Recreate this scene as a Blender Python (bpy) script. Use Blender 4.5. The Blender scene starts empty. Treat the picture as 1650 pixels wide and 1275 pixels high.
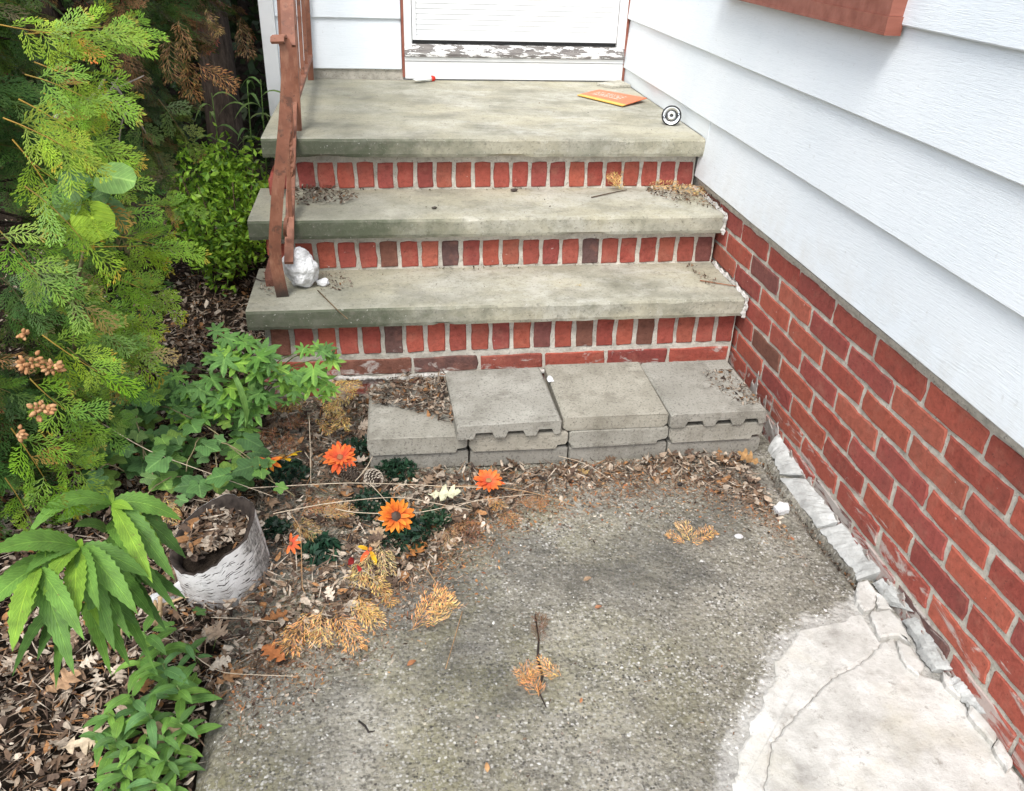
import bpy, math, random
import numpy as np
from mathutils import Vector, Matrix, noise as mnoise

S = bpy.context.scene
COL = S.collection
R = math.radians
rng = random.Random(11)
nr = np.random.default_rng(5)

# ------------------------------------------------------------------ camera
CAM = np.array([-1.1128, -1.8149, 1.3472])
YAW, PIT, ROL, F = 0.1603, -0.5199, 0.0380, 1347.5
_fw = np.array([math.sin(YAW)*math.cos(PIT), math.cos(YAW)*math.cos(PIT), math.sin(PIT)])
_r = np.array([math.cos(YAW), -math.sin(YAW), 0.0]); _u = np.cross(_r, _fw)
RT = _r*math.cos(ROL)+_u*math.sin(ROL); UP = -_r*math.sin(ROL)+_u*math.cos(ROL)
cd = bpy.data.cameras.new('camera'); cam = bpy.data.objects.new('camera', cd); COL.objects.link(cam)
cam.matrix_world = Matrix(((RT[0], UP[0], -_fw[0], CAM[0]), (RT[1], UP[1], -_fw[1], CAM[1]), (RT[2], UP[2], -_fw[2], CAM[2]), (0, 0, 0, 1)))
cd.sensor_width = 36; cd.lens = 36*F/1650; cd.clip_start = .05; cd.clip_end = 400
S.camera = cam

# ------------------------------------------------------------------ light: bright overcast
SUN_EL, SUN_AZ = R(56), R(205)
w = bpy.data.worlds.new('World'); S.world = w; w.use_nodes = True
nt = w.node_tree; nt.nodes.clear()
wo = nt.nodes.new('ShaderNodeOutputWorld'); bg = nt.nodes.new('ShaderNodeBackground')
sky = nt.nodes.new('ShaderNodeTexSky'); sky.sky_type = 'NISHITA'; sky.sun_disc = False
sky.sun_elevation = SUN_EL; sky.sun_rotation = SUN_AZ
hs = nt.nodes.new('ShaderNodeHueSaturation'); hs.inputs['Saturation'].default_value = .32
nt.links.new(sky.outputs[0], hs.inputs['Color']); nt.links.new(hs.outputs[0], bg.inputs['Color'])
bg.inputs['Strength'].default_value = .15
nt.links.new(bg.outputs[0], wo.inputs['Surface'])
sd = bpy.data.lights.new('sun', 'SUN'); sd.energy = 1.3; sd.angle = R(22); sd.color = (1, .97, .92)
sun = bpy.data.objects.new('sun', sd); COL.objects.link(sun)
_sv = Vector((math.sin(SUN_AZ)*math.cos(SUN_EL), math.cos(SUN_AZ)*math.cos(SUN_EL), math.sin(SUN_EL)))
sun.rotation_euler = _sv.to_track_quat('Z', 'Y').to_euler(); sun.location = _sv*12
vs = S.view_settings; vs.view_transform = 'Standard'; vs.look = 'None'; vs.gamma = 1; vs.use_curve_mapping = False
vs.exposure = 1.40
S.cycles.max_bounces = 6; S.cycles.transparent_max_bounces = 4

# ------------------------------------------------------------------ placing helpers (pixel of the photograph -> point in the place)
def ray(px, py): return _fw + RT*((px-825)/F) - UP*((py-637.5)/F)
def at_z(px, py, z): d = ray(px, py); return Vector(CAM + d*((z-CAM[2])/d[2]))
def at_y(px, py, y): d = ray(px, py); return Vector(CAM + d*((y-CAM[1])/d[1]))
def at_x(px, py, x): d = ray(px, py); return Vector(CAM + d*((x-CAM[0])/d[0]))
def at_d(px, py, t): d = ray(px, py); return Vector(CAM + d*(t/np.linalg.norm(d)))
def V3(*a): return Vector(a)
def fbm(x, y, z, o=3):
    return mnoise.fractal(Vector((x, y, z)), 1.0, 2.0, o, noise_basis='PERLIN_ORIGINAL')

# ------------------------------------------------------------------ materials
class NT:
    def __init__(s, name):
        s.m = bpy.data.materials.new(name); s.m.use_nodes = True; s.t = s.m.node_tree; s.t.nodes.clear()
        s.out = s.t.nodes.new('ShaderNodeOutputMaterial'); s._p = None
    def n(s, typ, ins=None, **kw):
        nd = s.t.nodes.new(typ)
        for k, v in kw.items(): setattr(nd, k, v)
        for k, v in (ins or {}).items(): s.set(nd.inputs[k], v)
        return nd
    def set(s, sock, v):
        if isinstance(v, bpy.types.NodeSocket): s.t.links.new(v, sock)
        elif isinstance(v, bpy.types.Node): s.t.links.new(v.outputs[0], sock)
        else:
            if isinstance(v, (tuple, list)) and len(v) == 3 and len(sock.default_value) == 4: v = (*v, 1)
            sock.default_value = v
    def pos(s, sc=(1, 1, 1), obj=False, off=None, rot=(0, 0, 0)):
        tc = s.n('ShaderNodeTexCoord').outputs['Object'] if obj else s.n('ShaderNodeNewGeometry').outputs['Position']
        v = tc
        if off is not None: v = s.n('ShaderNodeVectorMath', {0: tc, 1: off}, operation='ADD').outputs[0]
        return s.n('ShaderNodeMapping', {'Vector': v, 'Scale': sc, 'Rotation': rot}).outputs[0]
    def noise(s, v, scale, detail=4, rough=.55, dist=0):
        return s.n('ShaderNodeTexNoise', {'Vector': v, 'Scale': scale, 'Detail': detail, 'Roughness': rough, 'Distortion': dist}).outputs['Fac']
    def vor(s, v, scale, feature='F1', out='Distance', rnd=1):
        return s.n('ShaderNodeTexVoronoi', {'Vector': v, 'Scale': scale, 'Randomness': rnd}, feature=feature).outputs[out]
    def ramp(s, f, stops, interp='LINEAR'):
        nd = s.n('ShaderNodeValToRGB', {'Fac': f}); cr = nd.color_ramp; cr.interpolation = interp
        while len(cr.elements) < len(stops): cr.elements.new(.5)
        for e, (p, c) in zip(cr.elements, stops):
            e.position = p; e.color = (*c, 1) if isinstance(c, (tuple, list)) else (c, c, c, 1)
        return nd.outputs[0]
    def mix(s, f, a, b, bt='MIX'):
        nd = s.n('ShaderNodeMix', data_type='RGBA', blend_type=bt, clamp_factor=True)
        s.set(nd.inputs[0], f); s.set(nd.inputs[6], a); s.set(nd.inputs[7], b); return nd.outputs[2]
    def math(s, op, a, b=0.0, clamp=False):
        nd = s.n('ShaderNodeMath', operation=op, use_clamp=clamp); s.set(nd.inputs[0], a); s.set(nd.inputs[1], b); return nd.outputs[0]
    def mr(s, v, a, b, c=0, d=1):
        return s.n('ShaderNodeMapRange', {0: v, 1: a, 2: b, 3: c, 4: d}, clamp=True).outputs[0]
    def xyz(s): 
        nd = s.n('ShaderNodeSeparateXYZ', {0: s.n('ShaderNodeNewGeometry').outputs['Position']}); return nd.outputs
    def bump(s, h, st=.4, dist=.004, nrm=None):
        ins = {'Height': h, 'Strength': st, 'Distance': dist}
        if nrm is not None: ins['Normal'] = nrm
        return s.n('ShaderNodeBump', ins).outputs[0]
    def fin(s, color, rough=.8, nrm=None, spec=.3, metal=0, trans=None):
        p = s.n('ShaderNodeBsdfPrincipled', {'Base Color': color, 'Roughness': rough, 'Specular IOR Level': spec, 'Metallic': metal})
        if nrm is not None: s.set(p.inputs['Normal'], nrm)
        o = p.outputs[0]
        if trans:
            tr = s.n('ShaderNodeBsdfTranslucent', {'Color': color})
            o = s.n('ShaderNodeMixShader', {0: trans, 1: o, 2: tr.outputs[0]}).outputs[0]
        s.t.links.new(o, s.out.inputs[0]); return s.m
    def ocol(s): return s.n('ShaderNodeObjectInfo').outputs['Color']
    def vcol(s): return s.n('ShaderNodeVertexColor', layer_name='Col').outputs[0]

M = {}
def mk_materials():
    # brick: each brick carries its own fired colour
    t = NT('brick'); p = t.pos()
    g = t.ramp(t.noise(p, 60, 5, .7), [(.25, .62), (.5, 1.0), (.75, 1.25)])
    c = t.mix(1, t.ocol(), g, 'MULTIPLY')
    c = t.mix(t.ramp(t.noise(p, 9, 3), [(.5, 0), (.75, .35)]), c, (.14, .06, .05))
    c = t.mix(t.ramp(t.noise(t.pos(off=(4, 4, 4)), 16, 5, .7), [(.52, 0), (.75, .5)]), c, (.40, .17, .12))
    c = t.mix(t.ramp(t.noise(p, 230, 2, .5), [(.66, 0), (.72, .55)]), c, (.05, .02, .02))
    z = t.xyz()[2]
    th = t.mr(z, .06, .30, .40, .0)
    n2 = t.noise(t.pos((1, .6, 2.2)), 13, 5, .65, .6)
    sm = t.mr(t.math('ADD', n2, th), .86, .93)
    c = t.mix(t.math('MULTIPLY', sm, .75), c, (.50, .46, .42))
    sp = t.ramp(t.noise(t.pos((1, 1, 1.6)), 46, 3, .6), [(.715, 0), (.74, .75)])
    c = t.mix(sp, c, (.55, .50, .46))
    c = t.mix(t.ramp(t.noise(t.pos(off=(5, 5, 5)), 75, 5, .75), [(.60, 0), (.66, .6)]), c, (.09, .035, .03))
    M['brick'] = t.fin(c, .88, t.bump(t.noise(p, 150, 5, .75), .8, .004, t.bump(t.noise(p, 22, 4), .5, .008)), .2)
    t = NT('mortar'); p = t.pos()
    c = t.ramp(t.noise(p, 26, 6, .7), [(.3, (.36, .33, .28)), (.5, (.57, .53, .455)), (.7, (.70, .655, .57))])
    c = t.mix(t.ramp(t.noise(p, 160, 2), [(.62, 0), (.7, .6)]), c, (.13, .11, .09))
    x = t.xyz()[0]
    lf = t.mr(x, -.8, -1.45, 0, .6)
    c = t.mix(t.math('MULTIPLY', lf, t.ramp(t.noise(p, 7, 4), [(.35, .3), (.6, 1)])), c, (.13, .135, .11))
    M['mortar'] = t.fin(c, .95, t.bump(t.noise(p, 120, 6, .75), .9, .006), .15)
    t = NT('white_mortar'); p = t.pos()
    c = t.ramp(t.noise(p, 22, 6, .7), [(.32, (.22, .205, .18)), (.47, (.50, .48, .44)), (.66, (.74, .72, .69))])
    M['white_mortar'] = t.fin(c, .95, t.bump(t.noise(p, 80, 6, .75), .9, .008), .15)
    # painted siding with embossed wood grain along the board
    for nm, sc in (('siding', (14, 1.6, 26)), ('siding_back', (1.6, 14, 26))):
        t = NT(nm); p = t.pos()
        gr = t.noise(t.pos(sc), 9, 5, .6, 1.6)
        big = t.noise(p, 2.2, 3)
        c = t.ramp(big, [(.3, (.74, .79, .825)), (.7, (.81, .845, .865))])
        c = t.mix(t.ramp(gr, [(.38, .16), (.5, 0)]), c, (.56, .6, .64))
        c = t.mix(t.ramp(t.noise(p, 55, 3), [(.68, 0), (.76, .35)]), c, (.45, .46, .44))
        c = t.mix(t.math('MULTIPLY', t.mr(t.xyz()[2], .72, .56, 0, .45), t.ramp(t.noise(p, 9, 6, .75), [(.42, 0), (.7, 1)])), c, (.55, .53, .48))
        M[nm] = t.fin(c, .5, t.bump(gr, .34, .004, t.bump(big, .15, .02)), .35)
    t = NT('white_paint'); p = t.pos()
    c = t.ramp(t.noise(p, 6, 4), [(.3, (.76, .77, .77)), (.7, (.83, .83, .82))])
    c = t.mix(t.ramp(t.noise(p, 34, 4, .7), [(.66, 0), (.8, .4)]), c, (.5, .48, .42))
    M['white_paint'] = t.fin(c, .45, t.bump(t.noise(p, 40, 3), .08, .003), .4)
    t = NT('peeling_paint'); p = t.pos((.42, 1, 1.8))
    k = t.ramp(t.noise(p, 34, 6, .72, .3), [(.50, 0), (.52, 1)])
    wd = t.ramp(t.noise(t.pos((2, 20, 40)), 6, 4), [(.3, (.11, .10, .095)), (.7, (.27, .25, .235))])
    c = t.mix(k, wd, (.74, .73, .71))
    M['peeling_paint'] = t.fin(c, .8, t.bump(k, .7, .004), .2)
    # stone treads: grey-tan concrete stone, algae darkening at the shrub end
    t = NT('tread_stone'); p = t.pos(); X = t.xyz()
    c = t.ramp(t.noise(p, 5.5, 6, .65), [(.28, (.20, .19, .145)), (.5, (.335, .32, .255)), (.72, (.47, .45, .375))])
    c = t.mix(t.ramp(t.noise(t.pos((1, 1.5, 3)), 3.1, 4), [(.42, 0), (.62, .55)]), c, (.47, .43, .31))
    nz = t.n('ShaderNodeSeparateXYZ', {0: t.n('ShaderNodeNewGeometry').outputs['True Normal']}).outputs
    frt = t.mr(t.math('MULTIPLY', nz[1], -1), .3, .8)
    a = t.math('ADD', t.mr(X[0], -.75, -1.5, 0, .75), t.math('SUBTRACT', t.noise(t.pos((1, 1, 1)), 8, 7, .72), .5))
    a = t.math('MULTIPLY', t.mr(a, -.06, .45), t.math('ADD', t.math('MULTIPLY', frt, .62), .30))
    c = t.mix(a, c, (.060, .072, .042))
    drk = t.ramp(t.noise(t.pos((1, 1.2, 1)), 5.2, 8, .74), [(.52, 0), (.68, .5)])
    c = t.mix(drk, c, (.19, .18, .15))
    c = t.mix(t.math('MULTIPLY', t.ramp(t.noise(t.pos((1, 1.4, 1), off=(9, 0, 0)), 4.6, 8, .74), [(.5, 0), (.68, .65)]), t.mr(X[0], -1.3, -.7, .1, 1)), c, (.54, .525, .465))
    c = t.mix(t.ramp(t.noise(t.pos(off=(2, 2, 2)), 34, 6, .75), [(.54, 0), (.66, .5)]), c, (.17, .16, .125))
    c = t.mix(t.ramp(t.noise(p, 130, 4, .7), [(.56, 0), (.68, .65)]), c, (.10, .094, .074))
    c = t.mix(t.ramp(t.noise(p, 120, 3, .6), [(.66, 0), (.74, .5)]), c, (.68, .66, .6))
    ring = t.vor(p, 9, 'F1', 'Distance')
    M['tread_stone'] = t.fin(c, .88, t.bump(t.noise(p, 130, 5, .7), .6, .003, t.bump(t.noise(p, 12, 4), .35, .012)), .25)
    # old concrete path with exposed aggregate
    t = NT('path_concrete'); p = t.pos(); X = t.xyz()
    c = t.ramp(t.noise(p, 3.4, 6, .68), [(.3, (.165, .150, .120)), (.5, (.285, .264, .212)), (.7, (.43, .40, .335))])
    gre = t.ramp(t.noise(t.pos(off=(3, 1, 0)), 4.3, 5, .65), [(.42, 0), (.68, .62)])
    gre = t.math('MULTIPLY', gre, t.mr(X[0], -.35, -.95, .25, 1.0))
    c = t.mix(gre, c, (.275, .255, .110))
    c = t.mix(t.ramp(t.noise(t.pos(off=(1, 7, 0)), 14, 6, .75), [(.5, 0), (.66, .6)]), c, (.10, .095, .075))
    c = t.mix(t.ramp(t.noise(t.pos(off=(5, 7, 0)), 8, 6, .75), [(.52, 0), (.7, .5)]), c, (.46, .44, .39))
    for sc, lo, dens, br in ((60, .10, .55, .8), (105, .17, .35, .75), (170, .25, .4, .9)):
        vp = t.pos((1, 1, .3))
        vd = t.vor(vp, sc); vc = t.vor(vp, sc, out='Color')
        s1 = t.n('ShaderNodeSeparateColor', {0: vc}).outputs
        on = t.math('MULTIPLY', t.math('MULTIPLY', t.ramp(t.noise(t.pos(off=(sc, 0, 0)), 7, 5, .7), [(.36, .15), (.62, 1)]), t.ramp(vd, [(lo*1.6, 1), (lo*2.4, 0)])), t.math('GREATER_THAN', s1[0], dens))
        pc = t.ramp(s1[1], [(0, (.05, .046, .04)), (.34, (.13, .12, .10)), (.6, (.33, .31, .27)), (.84, (.54, .52, .47)), (1, (.72, .70, .66))])
        c = t.mix(t.math('MULTIPLY', on, min(1, 1.1*br)), c, pc)
    pit = t.ramp(t.noise(p, 95, 5, .75), [(.53, 0), (.66, .75)])
    c = t.mix(pit, c, (.055, .05, .042))
    c = t.mix(t.ramp(t.noise(t.pos(off=(3, 3, 3)), 130, 4, .7), [(.56, 0), (.66, .7)]), c, (.50, .48, .43))
    dk = t.ramp(t.noise(t.pos(off=(7, 2, 0)), 2.6, 4, .6), [(.48, 0), (.66, .6)])
    c = t.mix(dk, c, (.075, .073, .068), 'MIX')
    wm = t.n('ShaderNodeSeparateColor', {0: t.vcol()}).outputs[0]
    wk = t.mr(t.math('ADD', wm, t.math('MULTIPLY', t.math('SUBTRACT', t.noise(p, 26, 6, .75), .5), 1.5)), .62, .95)
    c = t.mix(t.math('MULTIPLY', wk, .88), c, t.ramp(t.noise(p, 20, 6, .7), [(.3, (.34, .325, .295)), (.6, (.60, .58, .54))]))
    h = t.math('ADD', t.noise(p, 75, 6, .75), t.math('MULTIPLY', t.vor(p, 80), -.6))
    M['path_concrete'] = t.fin(c, .92, t.bump(h, 1.0, .009), .2)
    t = NT('aggregate'); c = t.mix(1, t.vcol(), t.ramp(t.noise(t.pos(), 300, 2), [(.3, .7), (.7, 1.15)]), 'MULTIPLY')
    M['aggregate'] = t.fin(c, .8, None, .3)
    t = NT('cement_patch'); p = t.pos()
    c = t.ramp(t.noise(p, 7, 7, .72), [(.28, (.27, .255, .23)), (.46, (.46, .445, .41)), (.68, (.64, .625, .59))])
    c = t.mix(t.ramp(t.noise(t.pos(off=(2, 5, 0)), 5, 5, .65), [(.52, 0), (.72, .5)]), c, (.47, .43, .33))
    c = t.mix(t.ramp(t.noise(t.pos(off=(8, 1, 0)), 11, 7, .75), [(.55, 0), (.66, .6)]), c, (.33, .31, .275))
    c = t.mix(t.ramp(t.noise(t.pos(off=(1, 9, 0)), 34, 6, .8), [(.57, 0), (.66, .65)]), c, (.24, .22, .19))
    c = t.mix(t.ramp(t.noise(p, 130, 3, .7), [(.62, 0), (.72, .45)]), c, (.22, .205, .18))
    M['cement_patch'] = t.fin(c, .93, t.bump(t.noise(p, 60, 6, .7), .55, .006, t.bump(t.noise(p, 9, 4), .5, .015)), .2)
    t = NT('mortar_fillet'); p = t.pos()
    c = t.ramp(t.noise(p, 14, 7, .7), [(.3, (.27, .265, .25)), (.5, (.44, .44, .42)), (.72, (.60, .60, .58))])
    c = t.mix(t.ramp(t.noise(p, 28, 4, .7), [(.60, 0), (.70, .6)]), c, (.2, .185, .16))
    M['mortar_fillet'] = t.fin(c, .93, t.bump(t.noise(p, 70, 6, .7), .7, .006), .2)
    t = NT('mortar_smear'); p = t.pos()
    c = t.ramp(t.noise(p, 24, 6, .7), [(.3, (.17, .15, .135)), (.5, (.33, .30, .27)), (.72, (.52, .49, .46))])
    c = t.mix(t.ramp(t.noise(p, 30, 5, .7), [(.54, 0), (.6, .85)]), c, (.22, .06, .048))
    M['mortar_smear'] = t.fin(c, .95, t.bump(t.noise(p, 90, 6, .75), .8, .004), .15)
    t = NT('block_concrete'); p = t.pos()
    c = t.ramp(t.noise(p, 6, 5, .6), [(.3, (.25, .235, .195)), (.7, (.36, .34, .29))])
    c = t.mix(t.ramp(t.noise(t.pos(off=(3, 3, 3)), 15, 7, .75), [(.5, 0), (.64, .6)]), c, (.17, .155, .125))
    c = t.mix(t.ramp(t.noise(t.pos(off=(6, 3, 3)), 9, 6, .7), [(.54, 0), (.68, .5)]), c, (.44, .42, .36))
    c = t.mix(t.ramp(t.noise(p, 150, 3, .7), [(.54, 0), (.66, .75)]), c, (.11, .10, .085))
    c = t.mix(t.ramp(t.noise(p, 240, 3, .7), [(.64, 0), (.72, .7)]), c, (.62, .6, .55))
    c = t.mix(1, c, t.ocol(), 'MULTIPLY')
    M['block_concrete'] = t.fin(c, .92, t.bump(t.noise(p, 230, 5, .75), .7, .0025), .2)
    t = NT('soil'); p = t.pos()
    c = t.ramp(t.noise(p, 30, 8, .8), [(.3, (.018, .013, .010)), (.55, (.05, .037, .027)), (.8, (.12, .09, .065))])
    M['soil'] = t.fin(c, 1, t.bump(t.noise(p, 60, 8, .8), 1, .02), .1)
    t = NT('litter'); c = t.mix(1, t.vcol(), t.ramp(t.noise(t.pos(), 160, 3), [(.3, .65), (.7, 1.2)]), 'MULTIPLY')
    M['litter'] = t.fin(c, .85, None, .2, trans=.12)
    t = NT('dry_spray'); c = t.mix(1, t.mix(1, t.vcol(), t.ocol(), 'MULTIPLY'), t.ramp(t.noise(t.pos(), 90, 3), [(.3, .7), (.7, 1.25)]), 'MULTIPLY')
    M['dry_spray'] = t.fin(c, .75, None, .2, trans=.15)
    t = NT('foliage'); c = t.mix(1, t.mix(1, t.vcol(), t.ocol(), 'MULTIPLY'), t.ramp(t.noise(t.pos(), 45, 3), [(.3, .7), (.7, 1.25)]), 'MULTIPLY')
    M['foliage'] = t.fin(c, .5, None, .35, trans=.3)
    # veined leaf (uses the leaf's own UV: u across, v along)
    t = NT('veined_leaf'); uv = t.n('ShaderNodeTexCoord').outputs['UV']
    sp = t.n('ShaderNodeSeparateXYZ', {0: uv}).outputs
    a = t.math('ABSOLUTE', t.math('SUBTRACT', sp[0], .5))
    mid = t.ramp(a, [(.012, 1), (.035, 0)])
    vv = t.math('SINE', t.math('MULTIPLY', t.math('SUBTRACT', sp[1], t.math('MULTIPLY', a, .55)), 75))
    vein = t.ramp(vv, [(.82, 0), (.97, .55)])
    c = t.mix(1, t.mix(1, t.vcol(), t.ocol(), 'MULTIPLY'), t.ramp(t.noise(t.pos(), 38, 4), [(.3, .72), (.7, 1.25)]), 'MULTIPLY')
    c = t.mix(t.math('MAXIMUM', mid, vein), c, t.mix(1, c, (1.75, 1.55, 1.6), 'MULTIPLY'))
    c = t.mix(t.ramp(t.noise(t.pos(), 130, 3, .6), [(.68, 0), (.72, .7)]), c, (.16, .12, .04))
    hh = t.math('SUBTRACT', 0, t.math('MAXIMUM', mid, vein))
    M['veined_leaf'] = t.fin(c, .6, t.bump(hh, .5, .0012, t.bump(vv, .25, .0012)), .4, trans=.28)
    t = NT('bark'); p = t.pos((14, 14, 3))
    c = t.ramp(t.noise(p, 4, 6, .7), [(.3, (.014, .010, .008)), (.6, (.05, .038, .03)), (.8, (.11, .088, .07))])
    M['bark'] = t.fin(c, .95, t.bump(t.noise(p, 6, 6), .9, .01), .1)
    t = NT('twig'); p = t.pos()
    c = t.mix(1, t.ocol(), t.ramp(t.noise(p, 60, 3), [(.3, .6), (.7, 1.2)]), 'MULTIPLY')
    M['twig'] = t.fin(c, .8, None, .2)
    t = NT('painted_iron'); p = t.pos()
    c = t.ramp(t.noise(p, 9, 6, .7), [(.3, (.125, .048, .028)), (.5, (.205, .080, .046)), (.72, (.27, .12, .075))])
    c = t.mix(t.ramp(t.noise(p, 30, 5, .75), [(.56, 0), (.62, .75)]), c, (.085, .042, .028))
    c = t.mix(t.ramp(t.noise(t.pos((1, 1, .25), off=(2, 2, 2)), 34, 4, .7), [(.56, 0), (.70, .5)]), c, (.36, .19, .12))
    z = t.xyz()[2]
    c = t.mix(t.math('MULTIPLY', t.mr(z, .42, .335), t.ramp(t.noise(p, 30, 4), [(.35, .5), (.5, 1)])), c, (.03, .024, .02))
    M['painted_iron'] = t.fin(c, .62, t.bump(t.noise(p, 70, 4), .3, .003), .35)
    t = NT('brown_paint'); p = t.pos((1, 6, 6))
    c = t.ramp(t.noise(p, 5, 5), [(.3, (.20, .062, .040)), (.7, (.31, .115, .08))])
    M['brown_paint'] = t.fin(c, .6, t.bump(t.noise(p, 20, 3), .3, .003), .3)
    t = NT('birch_bark'); uv = t.n('ShaderNodeTexCoord').outputs['UV']
    mp = t.n('ShaderNodeMapping', {'Vector': uv, 'Scale': (7, 44, 1)}).outputs[0]
    n1 = t.math('ADD', t.noise(mp, 3.4, 2, .55), t.math('MULTIPLY', t.math('SUBTRACT', t.noise(t.n('ShaderNodeMapping', {'Vector': uv, 'Scale': (6, 9, 1)}).outputs[0], 3, 4), .5), .22))
    k = t.ramp(n1, [(.602, 0), (.618, 1)])
    n3 = t.noise(t.n('ShaderNodeMapping', {'Vector': uv, 'Scale': (3, 5, 1)}).outputs[0], 3, 5, .7)
    side = t.n('ShaderNodeSeparateXYZ', {0: uv}).outputs[0]
    mo = t.math('MULTIPLY', t.mr(t.math('ADD', n3, t.mr(side, .76, .93, -.16, .17)), .55, .68), .85)
    c = t.ramp(t.noise(t.pos(), 18, 4), [(.3, (.60, .58, .56)), (.7, (.80, .79, .77))])
    c = t.mix(k, c, (.035, .03, .028))
    c = t.mix(t.math('MULTIPLY', t.mr(t.xyz()[2], .055, -.01), t.ramp(t.noise(t.pos(), 40, 4, .7), [(.4, .2), (.6, .9)])), c, (.12, .085, .06))
    c = t.mix(mo, c, t.ramp(t.noise(t.pos((60, 60, 25)), 3, 4, .7), [(.4, (.05, .045, .04)), (.62, (.42, .40, .37))]))
    M['birch_bark'] = t.fin(c, .8, t.bump(t.math('SUBTRACT', n3, k), .6, .004), .25)
    t = NT('dark_wood'); p = t.pos()
    M['dark_wood'] = t.fin(t.ramp(t.noise(p, 40, 5), [(.3, (.02, .016, .014)), (.7, (.07, .055, .046))]), .95, t.bump(t.noise(p, 60, 4), .6, .004), .1)
    t = NT('white_rock'); p = t.pos()
    c = t.ramp(t.noise(p, 24, 6, .7), [(.3, (.46, .45, .44)), (.5, (.68, .68, .68)), (.7, (.82, .82, .81))])
    c = t.mix(t.ramp(t.noise(p, 60, 4, .7), [(.60, 0), (.70, .6)]), c, (.25, .235, .2))
    M['white_rock'] = t.fin(c, .9, t.bump(t.noise(p, 55, 6, .75), .9, .008), .2)
    t = NT('petal'); c = t.mix(1, t.mix(1, t.vcol(), t.ocol(), 'MULTIPLY'), t.ramp(t.noise(t.pos(), 120, 2), [(.3, .85), (.7, 1.12)]), 'MULTIPLY')
    M['petal'] = t.fin(c, .7, None, .2, trans=.2)
    t = NT('steel'); M['steel'] = t.fin((.72, .72, .70), .28, t.bump(t.noise(t.pos(), 200, 3), .15, .001), .5, 1)
    t = NT('dark_metal'); M['dark_metal'] = t.fin((.012, .012, .013), .45, None, .4, .2)
    t = NT('plain'); c = t.mix(1, t.ocol(), t.ramp(t.noise(t.pos(), 70, 3), [(.3, .88), (.7, 1.08)]), 'MULTIPLY'); M['plain'] = t.fin(c, .6, None, .3)
    t = NT('printed_paper'); uv = t.n('ShaderNodeTexCoord').outputs['UV']; sp = t.n('ShaderNodeSeparateXYZ', {0: uv}).outputs
    c = t.mix(t.ramp(sp[1], [(.10, 1), (.16, 0)]), (.62, .17, .075), (.72, .42, .09))
    # illegible pale printing: rows of broken dashes in the middle
    row = t.ramp(t.math('SINE', t.math('MULTIPLY', sp[1], 56)), [(.55, 0), (.7, 1)])
    dash = t.ramp(t.noise(t.n('ShaderNodeMapping', {'Vector': uv, 'Scale': (16, 3, 1)}).outputs[0], 3, 3), [(.45, 0), (.5, 1)])
    inside = t.math('MULTIPLY', t.ramp(sp[0], [(.12, 0), (.14, 1), (.72, 1), (.74, 0)]), t.ramp(sp[1], [(.30, 0), (.33, 1), (.76, 1), (.8, 0)]))
    c = t.mix(t.math('MULTIPLY', inside, t.math('MULTIPLY', row, dash)), c, (.80, .72, .68))
    M['printed_paper'] = t.fin(c, .5, None, .3)
mk_materials()

# ------------------------------------------------------------------ mesh helpers
def raw_mesh(name, V, Fq, col=None, mat=None, smooth=False, uv=None):
    """V (n,3), Fq (m,k) array or list of faces, col (m,3) per face or (n,3) per vertex"""
    me = bpy.data.meshes.new(name)
    V = np.asarray(V, dtype=np.float32)
    if isinstance(Fq, np.ndarray):
        m, k = Fq.shape
        me.vertices.add(len(V)); me.vertices.foreach_set('co', V.ravel())
        me.loops.add(m*k); me.loops.foreach_set('vertex_index', Fq.astype(np.int32).ravel())
        me.polygons.add(m); me.polygons.foreach_set('loop_start', np.arange(0, m*k, k, dtype=np.int32))
        me.update(calc_edges=True)
        li = Fq.ravel(); cnt = np.full(m, k)
    else:
        me.from_pydata([tuple(map(float, v)) for v in V], [], [tuple(int(i) for i in f) for f in Fq])
        li = np.array([i for f in Fq for i in f]); cnt = np.array([len(f) for f in Fq])
    ca = me.color_attributes.new('Col', 'FLOAT_COLOR', 'CORNER')
    full = np.ones((len(li), 4), dtype=np.float32)
    if col is not None:
        col = np.asarray(col, dtype=np.float32)
        full[:, :3] = np.repeat(col, cnt, axis=0) if len(col) == len(cnt) else col[li]
    ca.data.foreach_set('color', full.ravel())
    if uv is not None:
        ul = me.uv_layers.new(name='UVMap'); ul.data.foreach_set('uv', np.asarray(uv, dtype=np.float32)[li].ravel())
    if mat: me.materials.append(M[mat])
    if smooth: me.polygons.foreach_set('use_smooth', np.ones(len(cnt), dtype=bool))
    me.update(); return me

def obj(name, me, parent=None, loc=(0, 0, 0), rot=None, color=None, scale=None):
    o = bpy.data.objects.new(name, me); COL.objects.link(o)
    loc = Vector(loc)
    if parent is not None: o.parent = parent
    o.location = loc
    if rot is not None:
        if isinstance(rot, Matrix): o.rotation_euler = rot.to_euler()
        else: o.rotation_euler = rot
    if color is not None: o.color = (*color, 1)
    if scale is not None: o.scale = (scale,)*3 if not isinstance(scale, (tuple, list)) else scale
    return o
def tag(o, label, cat=None, group=None, kind=None):
    if label: o['label'] = label
    if cat: o['category'] = cat
    if group: o['group'] = group
    if kind: o['kind'] = kind
    return o
def thing(name, label, cat, loc=(0, 0, 0), group=None, rot=None):
    o = obj(name, None, None, loc, rot); o.empty_display_size = .05
    return tag(o, label, cat, group)

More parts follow.
